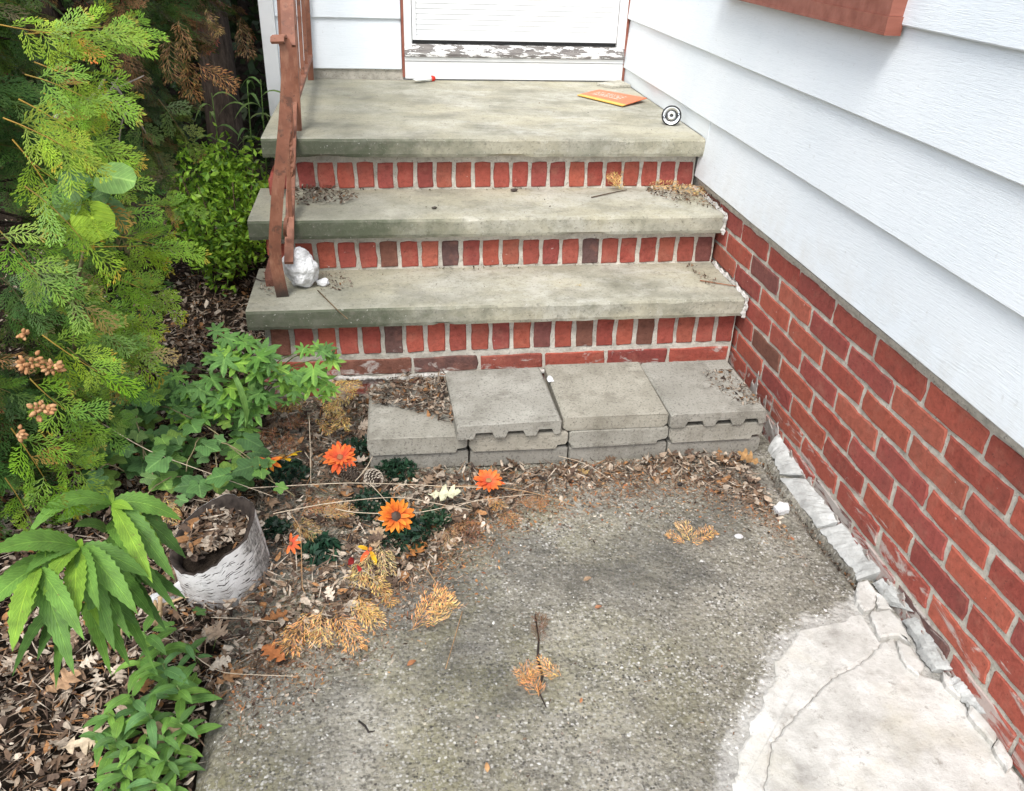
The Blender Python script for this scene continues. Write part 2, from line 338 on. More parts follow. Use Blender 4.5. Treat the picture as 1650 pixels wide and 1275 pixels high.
class MB:
    """collects pieces into one mesh"""
    def __init__(s): s.v = []; s.f = []; s.c = []; s.uv = []
    def add(s, V, Fc, col=(1, 1, 1), uv=None):
        b = len(s.v); s.v += [tuple(v) for v in V]; s.f += [tuple(i+b for i in f) for f in Fc]
        s.c += [col]*len(Fc); s.uv += list(uv) if uv is not None else [(0, 0)]*len(V); return s
    def box(s, a, b, col=(1, 1, 1)):
        x0, y0, z0 = a; x1, y1, z1 = b
        return s.add([(x0, y0, z0), (x1, y0, z0), (x1, y1, z0), (x0, y1, z0), (x0, y0, z1), (x1, y0, z1), (x1, y1, z1), (x0, y1, z1)],
                     [(0, 3, 2, 1), (4, 5, 6, 7), (0, 1, 5, 4), (1, 2, 6, 5), (2, 3, 7, 6), (3, 0, 4, 7)], col)
    def tube(s, pts, rad, n=6, col=(1, 1, 1)):
        V, Fc = tube(pts, rad, n); return s.add(V, Fc, col)
    def mesh(s, name, mat, smooth=False, uv=False): return raw_mesh(name, np.array(s.v), s.f, s.c, mat, smooth, np.array(s.uv) if uv else None)

def tube(pts, rad, n=6):
    pts = [Vector(p) for p in pts]; V = []; Fc = []
    if not hasattr(rad, '__len__'): rad = [rad]*len(pts)
    for i, p in enumerate(pts):
        d = (pts[min(i+1, len(pts)-1)]-pts[max(i-1, 0)]).normalized()
        a = d.cross(V3(.3, .2, 1)); a = a.normalized() if a.length > 1e-4 else V3(1, 0, 0); b = d.cross(a)
        for k in range(n):
            t = 2*math.pi*k/n; V.append(p+(a*math.cos(t)+b*math.sin(t))*rad[i])
    for i in range(len(pts)-1):
        for k in range(n):
            Fc.append((i*n+k, i*n+(k+1) % n, (i+1)*n+(k+1) % n, (i+1)*n+k))
    Fc.append(tuple(range(n-1, -1, -1))); Fc.append(tuple((len(pts)-1)*n+k for k in range(n)))
    return V, Fc
def bez(a, b, c, n):
    return [a*(1-t)**2+b*2*t*(1-t)+c*t*t for t in [i/n for i in range(n+1)]]
def sag(a, b, h, n=8, wob=.0):
    a = Vector(a); b = Vector(b); out = []
    for i in range(n+1):
        t = i/n; p = a.lerp(b, t); p.z += h*4*t*(1-t)
        if 0 < i < n: p += V3(rng.uniform(-1, 1), rng.uniform(-1, 1), rng.uniform(-.3, .3))*wob
        out.append(p)
    return out
def ribbon(path, wdir, w, th):
    """flat bar swept along a path; wdir = width direction"""
    V = []; Fc = []; path = [Vector(p) for p in path]; wd = Vector(wdir).normalized()
    for i, p in enumerate(path):
        d = (path[min(i+1, len(path)-1)]-path[max(i-1, 0)]).normalized(); nn = d.cross(wd).normalized()
        ww = w[i] if hasattr(w, '__len__') else w
        for sx, sn in ((-1, -1), (1, -1), (1, 1), (-1, 1)): V.append(p+wd*(sx*ww/2)+nn*(sn*th/2))
    n = len(path)
    for i in range(n-1):
        for k in range(4): Fc.append((i*4+k, i*4+(k+1) % 4, (i+1)*4+(k+1) % 4, (i+1)*4+k))
    Fc += [(3, 2, 1, 0), tuple((n-1)*4+k for k in range(4))]
    return V, Fc
def jag(poly, step=.012, amp=.003, seed=0):
    r = random.Random(seed); out = []
    for i in range(len(poly)):
        a = poly[i]; b = poly[(i+1) % len(poly)]; L = math.hypot(b[0]-a[0], b[1]-a[1]); n = max(1, int(L/step))
        for k in range(n):
            t = k/n; out.append((a[0]+(b[0]-a[0])*t+r.uniform(-amp, amp), a[1]+(b[1]-a[1])*t+r.uniform(-amp, amp)))
    return out
def slab_poly(poly, z0, z1, bev=.004, und=.0):
    """irregular plate: outline polygon extruded z0..z1 with a worn upper edge"""
    n = len(poly); cx = sum(p[0] for p in poly)/n; cy = sum(p[1] for p in poly)/n
    area = sum(poly[i][0]*poly[(i+1) % n][1]-poly[(i+1) % n][0]*poly[i][1] for i in range(n))
    if area < 0: poly = poly[::-1]
    V = [(x, y, z0) for x, y in poly]+[(x, y, z1-bev*.8) for x, y in poly]
    for i, (x, y) in enumerate(poly):
        a = poly[i-1]; b = poly[(i+1) % n]; tx, ty = b[0]-a[0], b[1]-a[1]; L = math.hypot(tx, ty) or 1
        V.append((x-ty/L*bev*1.2, y+tx/L*bev*1.2, z1+und*fbm(x*9, y*9, 3)))
    Fc = []
    for k in (0, 1):
        for i in range(n): Fc.append((k*n+i, k*n+(i+1) % n, (k+1)*n+(i+1) % n, (k+1)*n+i))
    Fc.append(tuple(2*n+i for i in range(n)))
    return V, Fc

# ------------------------------------------------------------------ dimensions of the place
Z1, Z2, ZL = .3335, .5162, .6996           # tread tops
Y1, Y2, YL = .4786, .7426, 1.0201          # tread fronts
R1, R2, R3 = .520, .788, 1.067             # riser faces
YD = 2.1513                                # door wall
TH = .0623; XLEFT = -1.53
ZS, PS = .5595, .2046                      # lower edge of the siding, exposure of a board

# ------------------------------------------------------------------ ground
def ground_z(x, y):
    z = -.03+.018*fbm(x*2.2, y*2.2, 0)
    if x > -1.52 and y < .6: z = -.055
    elif x > -1.47: z = -.07
    return z
gx = [-60, -25, -9, -5]+[-4+.06*i for i in range(0, 46)]+[-1.3, -.6, 0, 1, 6, 25, 60]
gy = [-60, -25, -9, -4]+[-2.4+.06*i for i in range(0, 86)]+[3.5, 5, 9, 25, 60]
V = [(x, y, ground_z(x, y)) for y in gy for x in gx]; nx = len(gx)
Fq = [(j*nx+i, j*nx+i+1, (j+1)*nx+i+1, (j+1)*nx+i) for j in range(len(gy)-1) for i in range(nx-1)]
tag(obj('ground', raw_mesh('ground', V, np.array(Fq), None, 'soil', True)), 'dark brown garden soil under the plants and around the house', None, None, 'structure')

# path: old concrete slab with a ragged gap near the house wall
WASH = [at_z(*p, 0).xy for p in ((1165, 1310), (1178, 1215), (1198, 1178), (1212, 1146), (1238, 1108), (1252, 1085), (1250, 1060), (1275, 1030), (1300, 1004), (1345, 1000), (1365, 985), (1400, 960), (1460, 1010), (1660, 1310))]
crack = [at_z(*p, 0).xy for p in ((1232, 742), (1262, 792), (1300, 842), (1338, 893), (1374, 932), (1398, 968))]
def seg_d(p, pl):
    best = 9
    for a, b in zip(pl[:-1], pl[1:]):
        ab = b-a; t = max(0, min(1, (p-a).dot(ab)/ab.length_squared)); best = min(best, (p-a-ab*t).length)
    return best
PXL = -1.495
def path_h(x, y):
    z = .007*fbm(x*1.7, y*1.7, 5)+.0028*fbm(x*16, y*16, 1, 4)
    e = (x-PXL)-.012*(1+fbm(y*9, 3, 0))
    if e < .02: z -= .02*(1-e/.02)**2 if e > 0 else .02
    if x > -.40 and y > -.62:
        dd = seg_d(Vector((x, y)), crack)+.006*fbm(x*30, y*30, 9)
        if dd < .014: z -= .035*(1-dd/.014)**.5
    return z
xs_ = np.linspace(PXL, -.004, 200); ys_ = np.concatenate([[-6, -4, -2.5, -1.6], np.linspace(-1.25, .52, 236)])
V = []; 
for y in ys_:
    for x in xs_: V.append((x+(.006*fbm(y*14, 0, 2) if x == PXL else 0), y, path_h(x, y) if y > -1.3 else 0))
nx = len(xs_); base = len(V)
Fq = [(j*nx+i, j*nx+i+1, (j+1)*nx+i+1, (j+1)*nx+i) for j in range(len(ys_)-1) for i in range(nx-1)]
for j in range(len(ys_)): x, y, z = V[j*nx]; V.append((x-.004, y, -.12))
Fq += [(base+j, j*nx, (j+1)*nx, base+j+1) for j in range(len(ys_)-1)]
def inside(P, x, y):
    r_ = False; j = len(P)-1
    for i in range(len(P)):
        if (P[i][1] > y) != (P[j][1] > y) and x < (P[j][0]-P[i][0])*(y-P[i][1])/(P[j][1]-P[i][1])+P[i][0]: r_ = not r_
        j = i
    return r_
pc = np.zeros((len(V), 3))
for i, (x, y, z) in enumerate(V):
    if x > -.72 and y < -.3:
        d_ = seg_d(Vector((x, y)), WASH+[WASH[0]]); pc[i, 0] = max(0, 1-d_/.085) if not inside(WASH, x, y) else 1
path = tag(obj('path', raw_mesh('path', V, np.array(Fq), pc, 'path_concrete', True)), 'weathered grey concrete garden path with mossy patches', None, None, 'structure')

# exposed aggregate: countless small stones flush in the path
def gems(n, region, zf, smin, smax, pal, squash=.35, name='pebbles'):
    oc = np.array([(1, 0, 0), (.6, .75, .1), (-.3, .9, 0), (-1, .1, .05), (-.5, -.8, 0), (.5, -.85, 0), (.25, .2, 1), (-.35, -.1, .85)], float)
    fc = np.array([(0, 1, 6), (1, 2, 6), (2, 7, 6), (2, 3, 7), (3, 4, 7), (4, 5, 7), (5, 6, 7), (5, 0, 6)])
    VV = []; FF = []; CC = []; b = 0
    for i in range(n):
        x, y = region(); s = smin+(smax-smin)*rng.random()**3; a = rng.uniform(0, 6.283); ca, sa = math.cos(a), math.sin(a)
        p = oc*(s*rng.uniform(.7, 1.3), s*rng.uniform(.5, 1), s*squash)+nr.normal(0, s*.08, oc.shape)
        q = np.stack([p[:, 0]*ca-p[:, 1]*sa+x, p[:, 0]*sa+p[:, 1]*ca+y, p[:, 2]+zf(x, y)], 1)
        VV.append(q); FF.append(fc+b); b += len(oc); c = np.array(rng.choice(pal))*rng.uniform(.75, 1.15); CC.append(np.repeat(c[None], len(fc), 0))
    return raw_mesh(name, np.concatenate(VV), np.concatenate(FF), np.concatenate(CC), 'aggregate')
pal = [(.45, .43, .38), (.52, .5, .46), (.34, .32, .27), (.25, .23, .19), (.40, .36, .28), (.10, .09, .08), (.62, .61, .58), (.32, .26, .21), (.08, .07, .06)]
def reg_path():
    while True:
        x = rng.uniform(PXL+.02, -.06); y = rng.uniform(-1.0, .06)
        if rng.random() < .35+.65*max(0, min(1, (-y-.1)/.7)): return x, y
tag(obj('path_aggregate', gems(2300, reg_path, lambda x, y: path_h(x, y)-.0006,   .0014, .0058, pal, .3, 'path_aggregate')),
    'pale and dark pebbles exposed in the worn concrete path', 'gravel', None, 'stuff')

# ------------------------------------------------------------------ bricks
def brick_mesh(L, H, seed, inset=.0030, dep=.03, chip=.0026):
    r = random.Random(seed); pts = []
    rc = min(L, H)*.10
    def edge(a, b, n):
        for k in range(n):
            t = k/n; pts.append([a[0]+(b[0]-a[0])*t, a[1]+(b[1]-a[1])*t])
    x, z = L/2, H/2
    nL, nH = (4, 2) if L > H else (2, 3)
    edge((-x+rc, -z), (x-rc, -z), nL); pts.append([x-rc*.3, -z+rc*.3]); edge((x, -z+rc), (x, z-rc), nH); pts.append([x-rc*.3, z-rc*.3])
    edge((x-rc, z), (-x+rc, z), nL); pts.append([-x+rc*.3, z-rc*.3]); edge((-x, z-rc), (-x, -z+rc), nH); pts.append([-x+rc*.3, -z+rc*.3])
    for p in pts: p[0] += r.uniform(-chip, chip)*1.2; p[1] += r.uniform(-chip, chip)
    n = len(pts); V = [(p[0], dep, p[1]) for p in pts]+[(p[0], .0022+r.uniform(0, .001), p[1]) for p in pts]
    V += [(p[0]*(1-2*inset/L), r.uniform(-.0004, .0004), p[1]*(1-2*inset/H)) for p in pts]
    Fc = []
    for k in (0, 1):
        for i in range(n): Fc.append((k*n+i, (k)*n+(i+1) % n, (k+1)*n+(i+1) % n, (k+1)*n+i))
    Fc.append(tuple(2*n+i for i in range(n)))
    return raw_mesh('brick', V, Fc, None, 'brick')
RED = [(.335, .080, .056), (.350, .086, .058), (.305, .070, .052), (.365, .096, .062), (.280, .068, .056), (.340, .082, .060), (.325, .086, .062), (.300, .074, .060), (.345, .100, .066)]
DARK = [(.115, .066, .060), (.13, .07, .06), (.175, .064, .055), (.18, .078, .055)]
def brick_col(pd=.12, side=0):
    c = rng.choice(DARK) if rng.random() < pd else rng.choice(RED)
    k = rng.uniform(.88, 1.12); return tuple(v*k for v in c)
hdr = [brick_mesh(.0545, .102, 100+i, .003, chip=.0017) for i in range(7)]
hdr2 = [brick_mesh(.0545, .088, 120+i, .003, chip=.0017) for i in range(7)]
strc = [brick_mesh(.197, .056, 140+i) for i in range(7)]
half = [brick_mesh(.094, .056, 160+i) for i in range(4)]

# ------------------------------------------------------------------ house
house = thing('house', 'white sided house with red brick foundation wall and white door at the stoop', 'house', (0, 0, 0))
# foundation wall on the right (its mortar body), bricks proud of it
def rough_plane(fx, us, vs_, amp, name, mat, sc=40):
    V = [fx(u, v, amp*fbm(u*sc, v*sc, 7, 4)) for v in vs_ for u in us]; n = len(us)
    Fq = [(j*n+i, j*n+i+1, (j+1)*n+i+1, (j+1)*n+i) for j in range(len(vs_)-1) for i in range(n-1)]
    return raw_mesh(name, V, np.array(Fq), None, mat, True)
fw_m = rough_plane(lambda u, v, d: (.0035+d, -u, v), np.linspace(-1.12, 3.2, 480), np.linspace(-.06, .57, 80), .0022, 'foundation_wall', 'mortar')
fwall = obj('foundation_wall', fw_m, house)
for k in range(9):
    zc = .5347-.0667*(k+.5)
    if zc < -.02: break
    off = .62 if k % 2 == 0 else .516
    y = off+.207*2
    while y > -2.6:
        yc = y-.207/2
        if yc < 1.02:
            o = obj('brick', rng.choice(strc), fwall, (.0, yc+rng.uniform(-.002, .002), zc+rng.uniform(-.0012, .0012)), (R(rng.uniform(-.25, .25)), 0, R(-90)+R(rng.uniform(-.4, .4))), brick_col(.10))
        y -= .207
# dirty mortar bed under the siding
bed = MB()
V, Fc = [], []
ys2 = np.linspace(1.03, -3.1, 260)
for i, y in enumerate(ys2):
    z = .536+.003*fbm(y*22, 1, 0); V += [(.001, y, z), (-.004+.002*fbm(y*31, 2, 0), y, z+.004), (-.003, y, .565), (.004, y, .565)]
for i in range(len(ys2)-1):
    for q in range(3): Fc.append((i*4+q, i*4+q+1, i*4+q+5, i*4+q+4))
obj('mortar_bed', raw_mesh('mortar_bed', V, Fc, None, 'mortar', True), house)
# dark strip standing in for the shadow below the lowest board
g = MB().box((-.008, -3.1, .5555), (.003, 1.06, .575)); obj('shadow_strip', g.mesh('shadow_strip', 'dark_wood'), house)

# siding boards (right wall): each lapped board is one piece with a thick lower edge
def lap_board(y0, y1, z0, z1, xb=-.014, xt=-.001, seed=0, thick=.010):
    n = 70; V = []; Fc = []
    for i in range(n+1):
        y = y0+(y1-y0)*i/n; wv = .0016*fbm(y*3.1, seed*3.7, 0)+.0006*fbm(y*11, seed, 4); dz = .0012*fbm(y*2.3, seed*5.1, 2)
        V += [(xb+thick+.002, y, z0+dz), (xb+.001+wv, y, z0+dz), (xb-.0012+wv, y, z0+.003+dz), (xb*.55+xt*.45+wv*1.3, y, (z0+z1)/2), (xt, y, z1+.012), (xt+thick, y, z1+.012)]
    for i in range(n):
        for q in range(5): Fc.append((i*6+q, i*6+q+1, (i+1)*6+q+1, (i+1)*6+q))
    Fc += [tuple(range(6)), tuple(n*6+k for k in range(5, -1, -1))]
    return raw_mesh('siding_board', V, Fc, None, 'siding')
for k in range(13):
    z0 = ZS+PS*k
    obj('siding_board', lap_board(1.060 if k == 0 else YD-.004, -3.2, z0, z0+PS, seed=k+1), house)
# infill of the lowest board course above the landing slab
b = MB().box((-.006, YL-.012, ZL+.002), (.004, YD-.004, ZS+PS+.004)); obj('siding_board', b.mesh('siding_board', 'siding'), house)
# back of the right wall and its end
b = MB().box((.012, -3.2, -.06), (.25, YD+.2, 3.3)); obj('wall_body', b.mesh('wall_body', 'white_paint'), house)

# back (door) wall
XC = -1.60
b = MB().box((XC+.002, YD+.012, -.06), (.011, YD+.2, 3.3)); obj('wall_body', b.mesh('wall_body', 'white_paint'), house)
def back_board(x0, x1, z0, z1, seed=0):
    n = 26; V = []; Fc = []
    for i in range(n+1):
        x = x0+(x1-x0)*i/n; wv = .0012*fbm(x*4, seed, 9); dz = .0008*fbm(x*3, seed, 2)
        V += [(x, YD+.010, z0+dz), (x, YD-.006+wv, z0+dz), (x, YD-.008+wv, z0+.003+dz), (x, YD-.003+wv, (z0+z1)/2), (x, YD+.004, z1+.01), (x, YD+.011, z1+.01)]
    for i in range(n):
        for q in range(5): Fc.append((i*6+q, i*6+q+1, (i+1)*6+q+1, (i+1)*6+q))
    Fc += [tuple(range(5, -1, -1)), tuple(n*6+k for k in range(6))]
    return raw_mesh('siding_board', V, Fc, None, 'siding_back')
for k in range(12):
    obj('siding_board', back_board(-1.548, -1.022, .743+.2046*k, .743+.2046*(k+1), k+30), house)
b = MB().box((-1.53, YD+.003, .69), (-1.015, YD+.0115, .752)); obj('base_strip', b.mesh('base_strip', 'mortar'), house)
b = MB().box((XC-.004, YD-.016, -.06), (-1.549, YD+.012, 3.2)).box((XC-.010, YD-.012, -.06), (XC-.0041, YD+.2, 3.2)); obj('corner_trim', b.mesh('corner_trim', 'white_paint'), house)
# rust-brown edging beside the door casing
b = MB().box((-1.0195, YD-.012, .712), (-1.0085, YD+.012, 3.1)); obj('edging_strip', b.mesh('edging_strip', 'brown_paint'), house)
b = MB().box((-.0175, YD-.014, .702), (-.0075, YD+.012, 3.1)); obj('edging_strip', b.mesh('edging_strip', 'brown_paint'), house)
for x0, x1 in ((-1.008, -.976), (-.054, -.018)):
    b = MB().box((x0, YD-.010, .812), (x1, YD+.0115, 2.95)); obj('door_casing', b.mesh('door_casing', 'white_paint'), house)
# kick board with a shallow upper lip
b = MB().box((-1.0075, YD-.012, .7065), (-.0185, YD+.0115, .779)).box((-1.0078, YD-.016, .7815), (-.0182, YD+.0115, .797))
obj('kick_board', b.mesh('kick_board', 'white_paint'), house)
# weathered sill
V, Fc = [], []
xs3 = np.linspace(-1.0078, -.0182, 60)
for i, x in enumerate(xs3):
    a = .0015*fbm(x*25, 0, 0); V += [(x, YD+.011, .799), (x, YD-.026+a, .800), (x, YD-.027+a, .812), (x, YD-.006+a, .848), (x, YD+.011, .850)]
for i in range(len(xs3)-1):
    for q in range(4): Fc.append((i*5+q, i*5+q+1, i*5+q+6, i*5+q+5))
Fc += [tuple(range(4, -1, -1)), tuple((len(xs3)-1)*5+k for k in range(5))]
obj('door_sill', raw_mesh('door_sill', V, Fc, None, 'peeling_paint'), house)
# storm door: frame, lower panel of narrow boards, dark gap strip
b = MB()
b.box((-.972, YD-.004, .866), (-.956, YD+.010, 2.85)).box((-.074, YD-.004, .866), (-.058, YD+.010, 2.85)).box((-.9555, YD-.004, .866), (-.0745, YD+.010, .884))
door = obj('door', b.mesh('door', 'white_paint'), house)
for k in range(24):
    z0 = .8855+.021*k
    bb = MB().add([(-.9550, YD+.011, z0), (-.0750, YD+.011, z0), (-.0750, YD+.0062, z0+.001), (-.9550, YD+.0062, z0+.001), (-.9550, YD+.007, z0+.0195), (-.0750, YD+.007, z0+.0195), (-.0750, YD+.011, z0+.0205), (-.9550, YD+.011, z0+.0205)],
                  [(0, 1, 2, 3), (3, 2, 5, 4), (4, 5, 6, 7), (0, 3, 4, 7), (1, 6, 5, 2), (0, 7, 6, 1)])
    obj('door_slat', bb.mesh('door_slat', 'white_paint'), door)
b = MB().box((-.9715, YD-.003, .8525), (-.0585, YD+.0105, .8655)); obj('gap_shadow', b.mesh('gap_shadow', 'dark_metal'), door)  # dark strip painted in as the shaded gap under the door
# window sill high on the right wall
b = MB()
b.box((-.050, -.020, 1.153), (-.012, 1.0, 1.190)).box((-.046, -.016, 1.1905), (-.012, 1.0, 1.9)).box((-.0515, -.0215, 1.1535), (-.045, .99, 1.160))
obj('window_sill', b.mesh('window_sill', 'brown_paint'), house)

# ------------------------------------------------------------------ front steps
steps = thing('front_steps', 'stone tread front steps with red brick risers leading to the white door', 'steps', (0, 0, 0))
def tread(name, y0, y1, z, xl, xr, seed):
    n = 120; V = []; Fc = []; r = random.Random(seed)
    prof = [(0, 1, 0), (0, .55, 0), (0, .18, 0), (.006, .0, 0)]     # front face from lower arris to upper
    for i in range(n+1):
        x = xl+(xr-xl)*i/n
        a = .0035*fbm(x*7, seed*9.1, 0, 4); c = max(0, fbm(x*10, seed*3.3, 5, 3))*.006; lo = .003*fbm(x*14, seed, 8, 4)-max(0, fbm(x*6, seed*7.7, 3, 3)-.25)*.02
        e = .0012*fbm(x*20, seed, 1)
        V += [(x, y1, z-TH), (x, y0+.02, z-TH+.002), (x, y0+.003+abs(lo)*.6, z-TH-lo*.8+.001), (x, y0+a*.6, z-TH+.012), (x, y0+a, z-TH*.5), (x, y0+a*.7+e, z-.008-c), (x, y0+.004+c*.8, z-.0015-c*.3), (x, y0+.016, z+.0004*fbm(x*9, 1, 1))]
        for q in range(1, 6): V.append((x, y0+.016+(y1-y0-.016)*q/5, z+.0014*fbm(x*5, q*2.1, seed, 3)))
    m = 13
    for i in range(n):
        for q in range(m-1): Fc.append((i*m+q+1, i*m+q, (i+1)*m+q, (i+1)*m+q+1))
    Fc += [tuple(range(m)), tuple(n*m+k for k in range(m-1, -1, -1))]
    return obj(name, raw_mesh(name, V, Fc, None, 'tread_stone', False), steps)
tread('tread', Y1, R2+.03, Z1, -1.53, -.014, 3)
tread('tread', Y2, R3+.03, Z2, -1.536, -.012, 5)
tread('landing', YL, YD-.001, ZL, -1.507, -.0075, 8)
def riser(y, zt, zb, xl, xr, hdrs, zc, first=False, pal_d=.12, fixed=()):
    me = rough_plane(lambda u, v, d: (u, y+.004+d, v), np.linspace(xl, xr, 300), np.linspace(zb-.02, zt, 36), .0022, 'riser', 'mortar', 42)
    ro = obj('riser', me, steps)
    x = xr-.004-.0275; k = 0
    while x > xl+.02:
        col = brick_col(pal_d)
        o = obj('brick', rng.choice(hdrs), ro, (x+rng.uniform(-.0015, .0015), y+rng.uniform(-.0006, .0006), zc+rng.uniform(-.001, .001)), (0, R(rng.uniform(-1, 1)), 0), col)
        x -= .0667; k += 1
    return ro
r1 = riser(R1, Z1-TH+.002, -.05, -1.49, -.012, hdr, .2135, True, .2)
x = -.012+.0
jx = [-.224, -.433, -.637, -.845, -1.055, -1.284, -1.49]
xr_ = -.014
for i, xj in enumerate(jx):
    c = DARK[1] if i in (4,) else (DARK[3] if i == 5 else brick_col(.05))
    me = brick_mesh(xr_-xj-.009, .053, 300+i)
    obj('brick', me, r1, ((xr_+xj)/2, R1, .1165), None, c); xr_ = xj
xr_ = -.1
for i in range(7):
    xj = xr_-.207; obj('brick', rng.choice(strc), r1, ((xr_+xj)/2, R1+.002, .046), None, brick_col(.1)); xr_ = xj
riser(R2, Z2-TH+.002, Z1-.01, -1.49, -.014, hdr2, .3835, False, .13)
# upper riser
riser(R3, ZL-TH+.002, Z2-.01, -1.47, -.014, hdr2, .5660, False, .16)
# left flank of the steps (brick, mostly behind the plants)
fl = MB().box((-1.49, R1+.03, -.06), (-.02, R2+.02, Z1-TH-.001)).box((-1.49, R2+.021, -.06), (-.02, R3+.02, Z2-TH-.001)).box((-1.47, R3+.021, -.06), (-.02, YD-.002, ZL-TH-.001))
flank = obj('flank_wall', fl.mesh('flank_wall', 'mortar'), steps)
for k in range(9):
    z = .02+.0667*k; y = R1+.14+(.103 if k % 2 else 0)
    while y < YD-.1:
        top = Z1 if y+.1 < R2 else (Z2 if y+.1 < R3 else ZL)
        if z+.03 < top-TH: obj('brick', rng.choice(strc), flank, (-1.492 if y < R3+.12 else -1.472, y, z), (0, 0, R(-90)), brick_col(.2))
        y += .207
# broken white mortar where the treads meet the foundation wall
def lump(c, s, seed, mat, n=2, name='lump', sq=(1, 1, 1), rough=.35):
    import bmesh
    bm = bmesh.new(); bmesh.ops.create_icosphere(bm, subdivisions=n, radius=1)
    for v in bm.verts:
        d = 1+rough*fbm(v.co.x*1.3+seed*3.1, v.co.y*1.3, v.co.z*1.3+seed, 2)*1.1+rough*.35*fbm(v.co.x*4+seed, v.co.y*4, v.co.z*4, 3)
        v.co = Vector((v.co.x*s*sq[0], v.co.y*s*sq[1], v.co.z*s*sq[2]))*d+Vector(c)
    V = [tuple(v.co) for v in bm.verts]; Fc = [tuple(v.index for v in f.verts) for f in bm.faces]; bm.free(); return V, Fc
def smear_strip(line, wa, wb, seed):
    """ragged fillet strip along a line: wa/wb offsets to the stone side and the wall side"""
    V = []; Fc = []; n = len(line)
    for i, p in enumerate(line):
        q = i*.13+seed; k = .25+.75*max(0, fbm(q, seed, 0, 4)+.25); k2 = .35+.55*max(0, fbm(q, seed, 7, 4)+.35)
        a = p+wa*k; b_ = p+wb*k2; m = (a+b_)/2+(wa.cross(wb)).normalized()*0+V3(-.002*k, -.001, .003*k2)
        V += [a, p.lerp(m, .6)+V3(0, 0, .001)+V3(-.0015, -.001, .002)*fbm(q*2.3, 3, seed), m, b_]
    for i in range(n-1):
        for k in range(3): Fc.append((i*4+k, i*4+k+1, i*4+k+5, i*4+k+4))
    return V, Fc
i = 0
for y0, y1, z in ((Y1-.002, R2-.002, Z1), (Y2-.002, R3-.002, Z2)):
    top_l = [V3(-.010, y0+(y1-y0)*k/60, z+.001) for k in range(61)]
    V, Fc = smear_strip(top_l, V3(-.010, 0, .0008), V3(.0065, 0, .015), 3+i)
    fr = [V3(-.009, y0-.0005, z+.002-(TH+.006)*k/26) for k in range(27)]
    V2, F2 = smear_strip(fr, V3(-.016, -.001, 0), V3(.006, -.010, 0), 13+i)
    mb = MB(); mb.add(V, Fc); mb.add(V2, F2)
    k0 = len(V); bridge = [(0, 1, k0+1, k0), (1, 2, k0+2, k0+1), (2, 3, k0+3, k0+2)]; mb.f += bridge; mb.c += [(1, 1, 1)]*3
    obj('mortar_joint', mb.mesh('mortar_joint', 'white_mortar'), steps); i += 1
# rough mortar skirt at the foot of the first riser
mj = MB(); x = -1.28
while x < -.03:
    V, Fc = lump((x, R1-.006, .083+.006*fbm(x*9, 0, 0)), rng.uniform(.010, .018), int(x*1000) % 97+200, 'white_mortar', 1, sq=(1.5, .8, .55)); mj.add(V, Fc); x += rng.uniform(.010, .02)
obj('mortar_skirt', mj.mesh('mortar_skirt', 'white_mortar'), steps)

# ------------------------------------------------------------------ cement patch and broken mortar along the wall
patch = tag(obj('cement_patch', None), 'whitish cracked cement patch where the path meets the brick wall', None, None, 'structure')
def pw(L, z=.004): return [tuple(at_z(px, py, z).xy) for px, py in L]
ck = pw([(1420, 1036), (1414, 1043), (1393, 1063), (1363, 1082), (1341, 1091), (1320, 1113), (1299, 1134), (1269, 1166), (1244, 1196), (1224, 1310)])
_r = random.Random(3); cw = []
for a, b_ in zip(ck[:-1], ck[1:]):
    n_ = max(1, int(math.hypot(b_[0]-a[0], b_[1]-a[1])/.008))
    for k in range(n_): cw.append((a[0]+(b_[0]-a[0])*k/n_+_r.uniform(-.0022, .0022), a[1]+(b_[1]-a[1])*k/n_+_r.uniform(-.0022, .0022)))
cw.append(ck[-1])
def open_jag(L, step, amp, seed):
    r = random.Random(seed); q = pw(L); out = []
    for a, b_ in zip(q[:-1], q[1:]):
        n_ = max(1, int(math.hypot(b_[0]-a[0], b_[1]-a[1])/step))
        for k in range(n_): out.append((a[0]+(b_[0]-a[0])*k/n_+r.uniform(-amp, amp), a[1]+(b_[1]-a[1])*k/n_+r.uniform(-amp, amp)))
    return out+[q[-1]]
o1 = open_jag([(1176, 1310), (1182, 1262), (1192, 1236), (1190, 1210), (1208, 1184), (1208, 1162), (1230, 1138), (1232, 1116), (1250, 1096), (1248, 1068), (1270, 1046), (1288, 1014), (1318, 1008), (1342, 1002), (1360, 1002), (1370, 990), (1390, 990)], .0075, .0021, 1)
o2 = open_jag([(1424, 1034), (1440, 1028), (1452, 1064), (1470, 1080), (1490, 1090), (1515, 1098), (1535, 1112), (1560, 1145), (1600, 1195), (1640, 1250), (1660, 1310)], .008, .002, 2)
for i, P in enumerate((o1+cw, o2+[(x+.0016, y-.0008) for x, y in cw[::-1]])):
    V, Fc = slab_poly(P, -.02, .0040+.001*i, .0034, .0016)
    obj('patch_piece', raw_mesh('patch_piece', V, Fc, None, 'cement_patch'), patch)
chunks = [([(1382, 938), (1398, 934), (1412, 950), (1410, 978), (1394, 984), (1380, 965)], .018), ([(1412, 952), (1425, 960), (1438, 980), (1414, 978)], .014),
          ([(1402, 985), (1432, 980), (1452, 1000), (1470, 1038), (1448, 1022), (1418, 1026)], .016), ([(1446, 1030), (1470, 1042), (1490, 1072), (1480, 1088), (1462, 1072), (1452, 1058)], .015),
          ([(1520, 1082), (1540, 1094), (1556, 1118), (1545, 1122), (1522, 1098)], .02), ([(1565, 1135), (1585, 1152), (1608, 1180), (1602, 1196), (1580, 1172), (1562, 1150)], .02),
          ([(1600, 1200), (1612, 1190), (1632, 1225), (1625, 1240)], .02)]
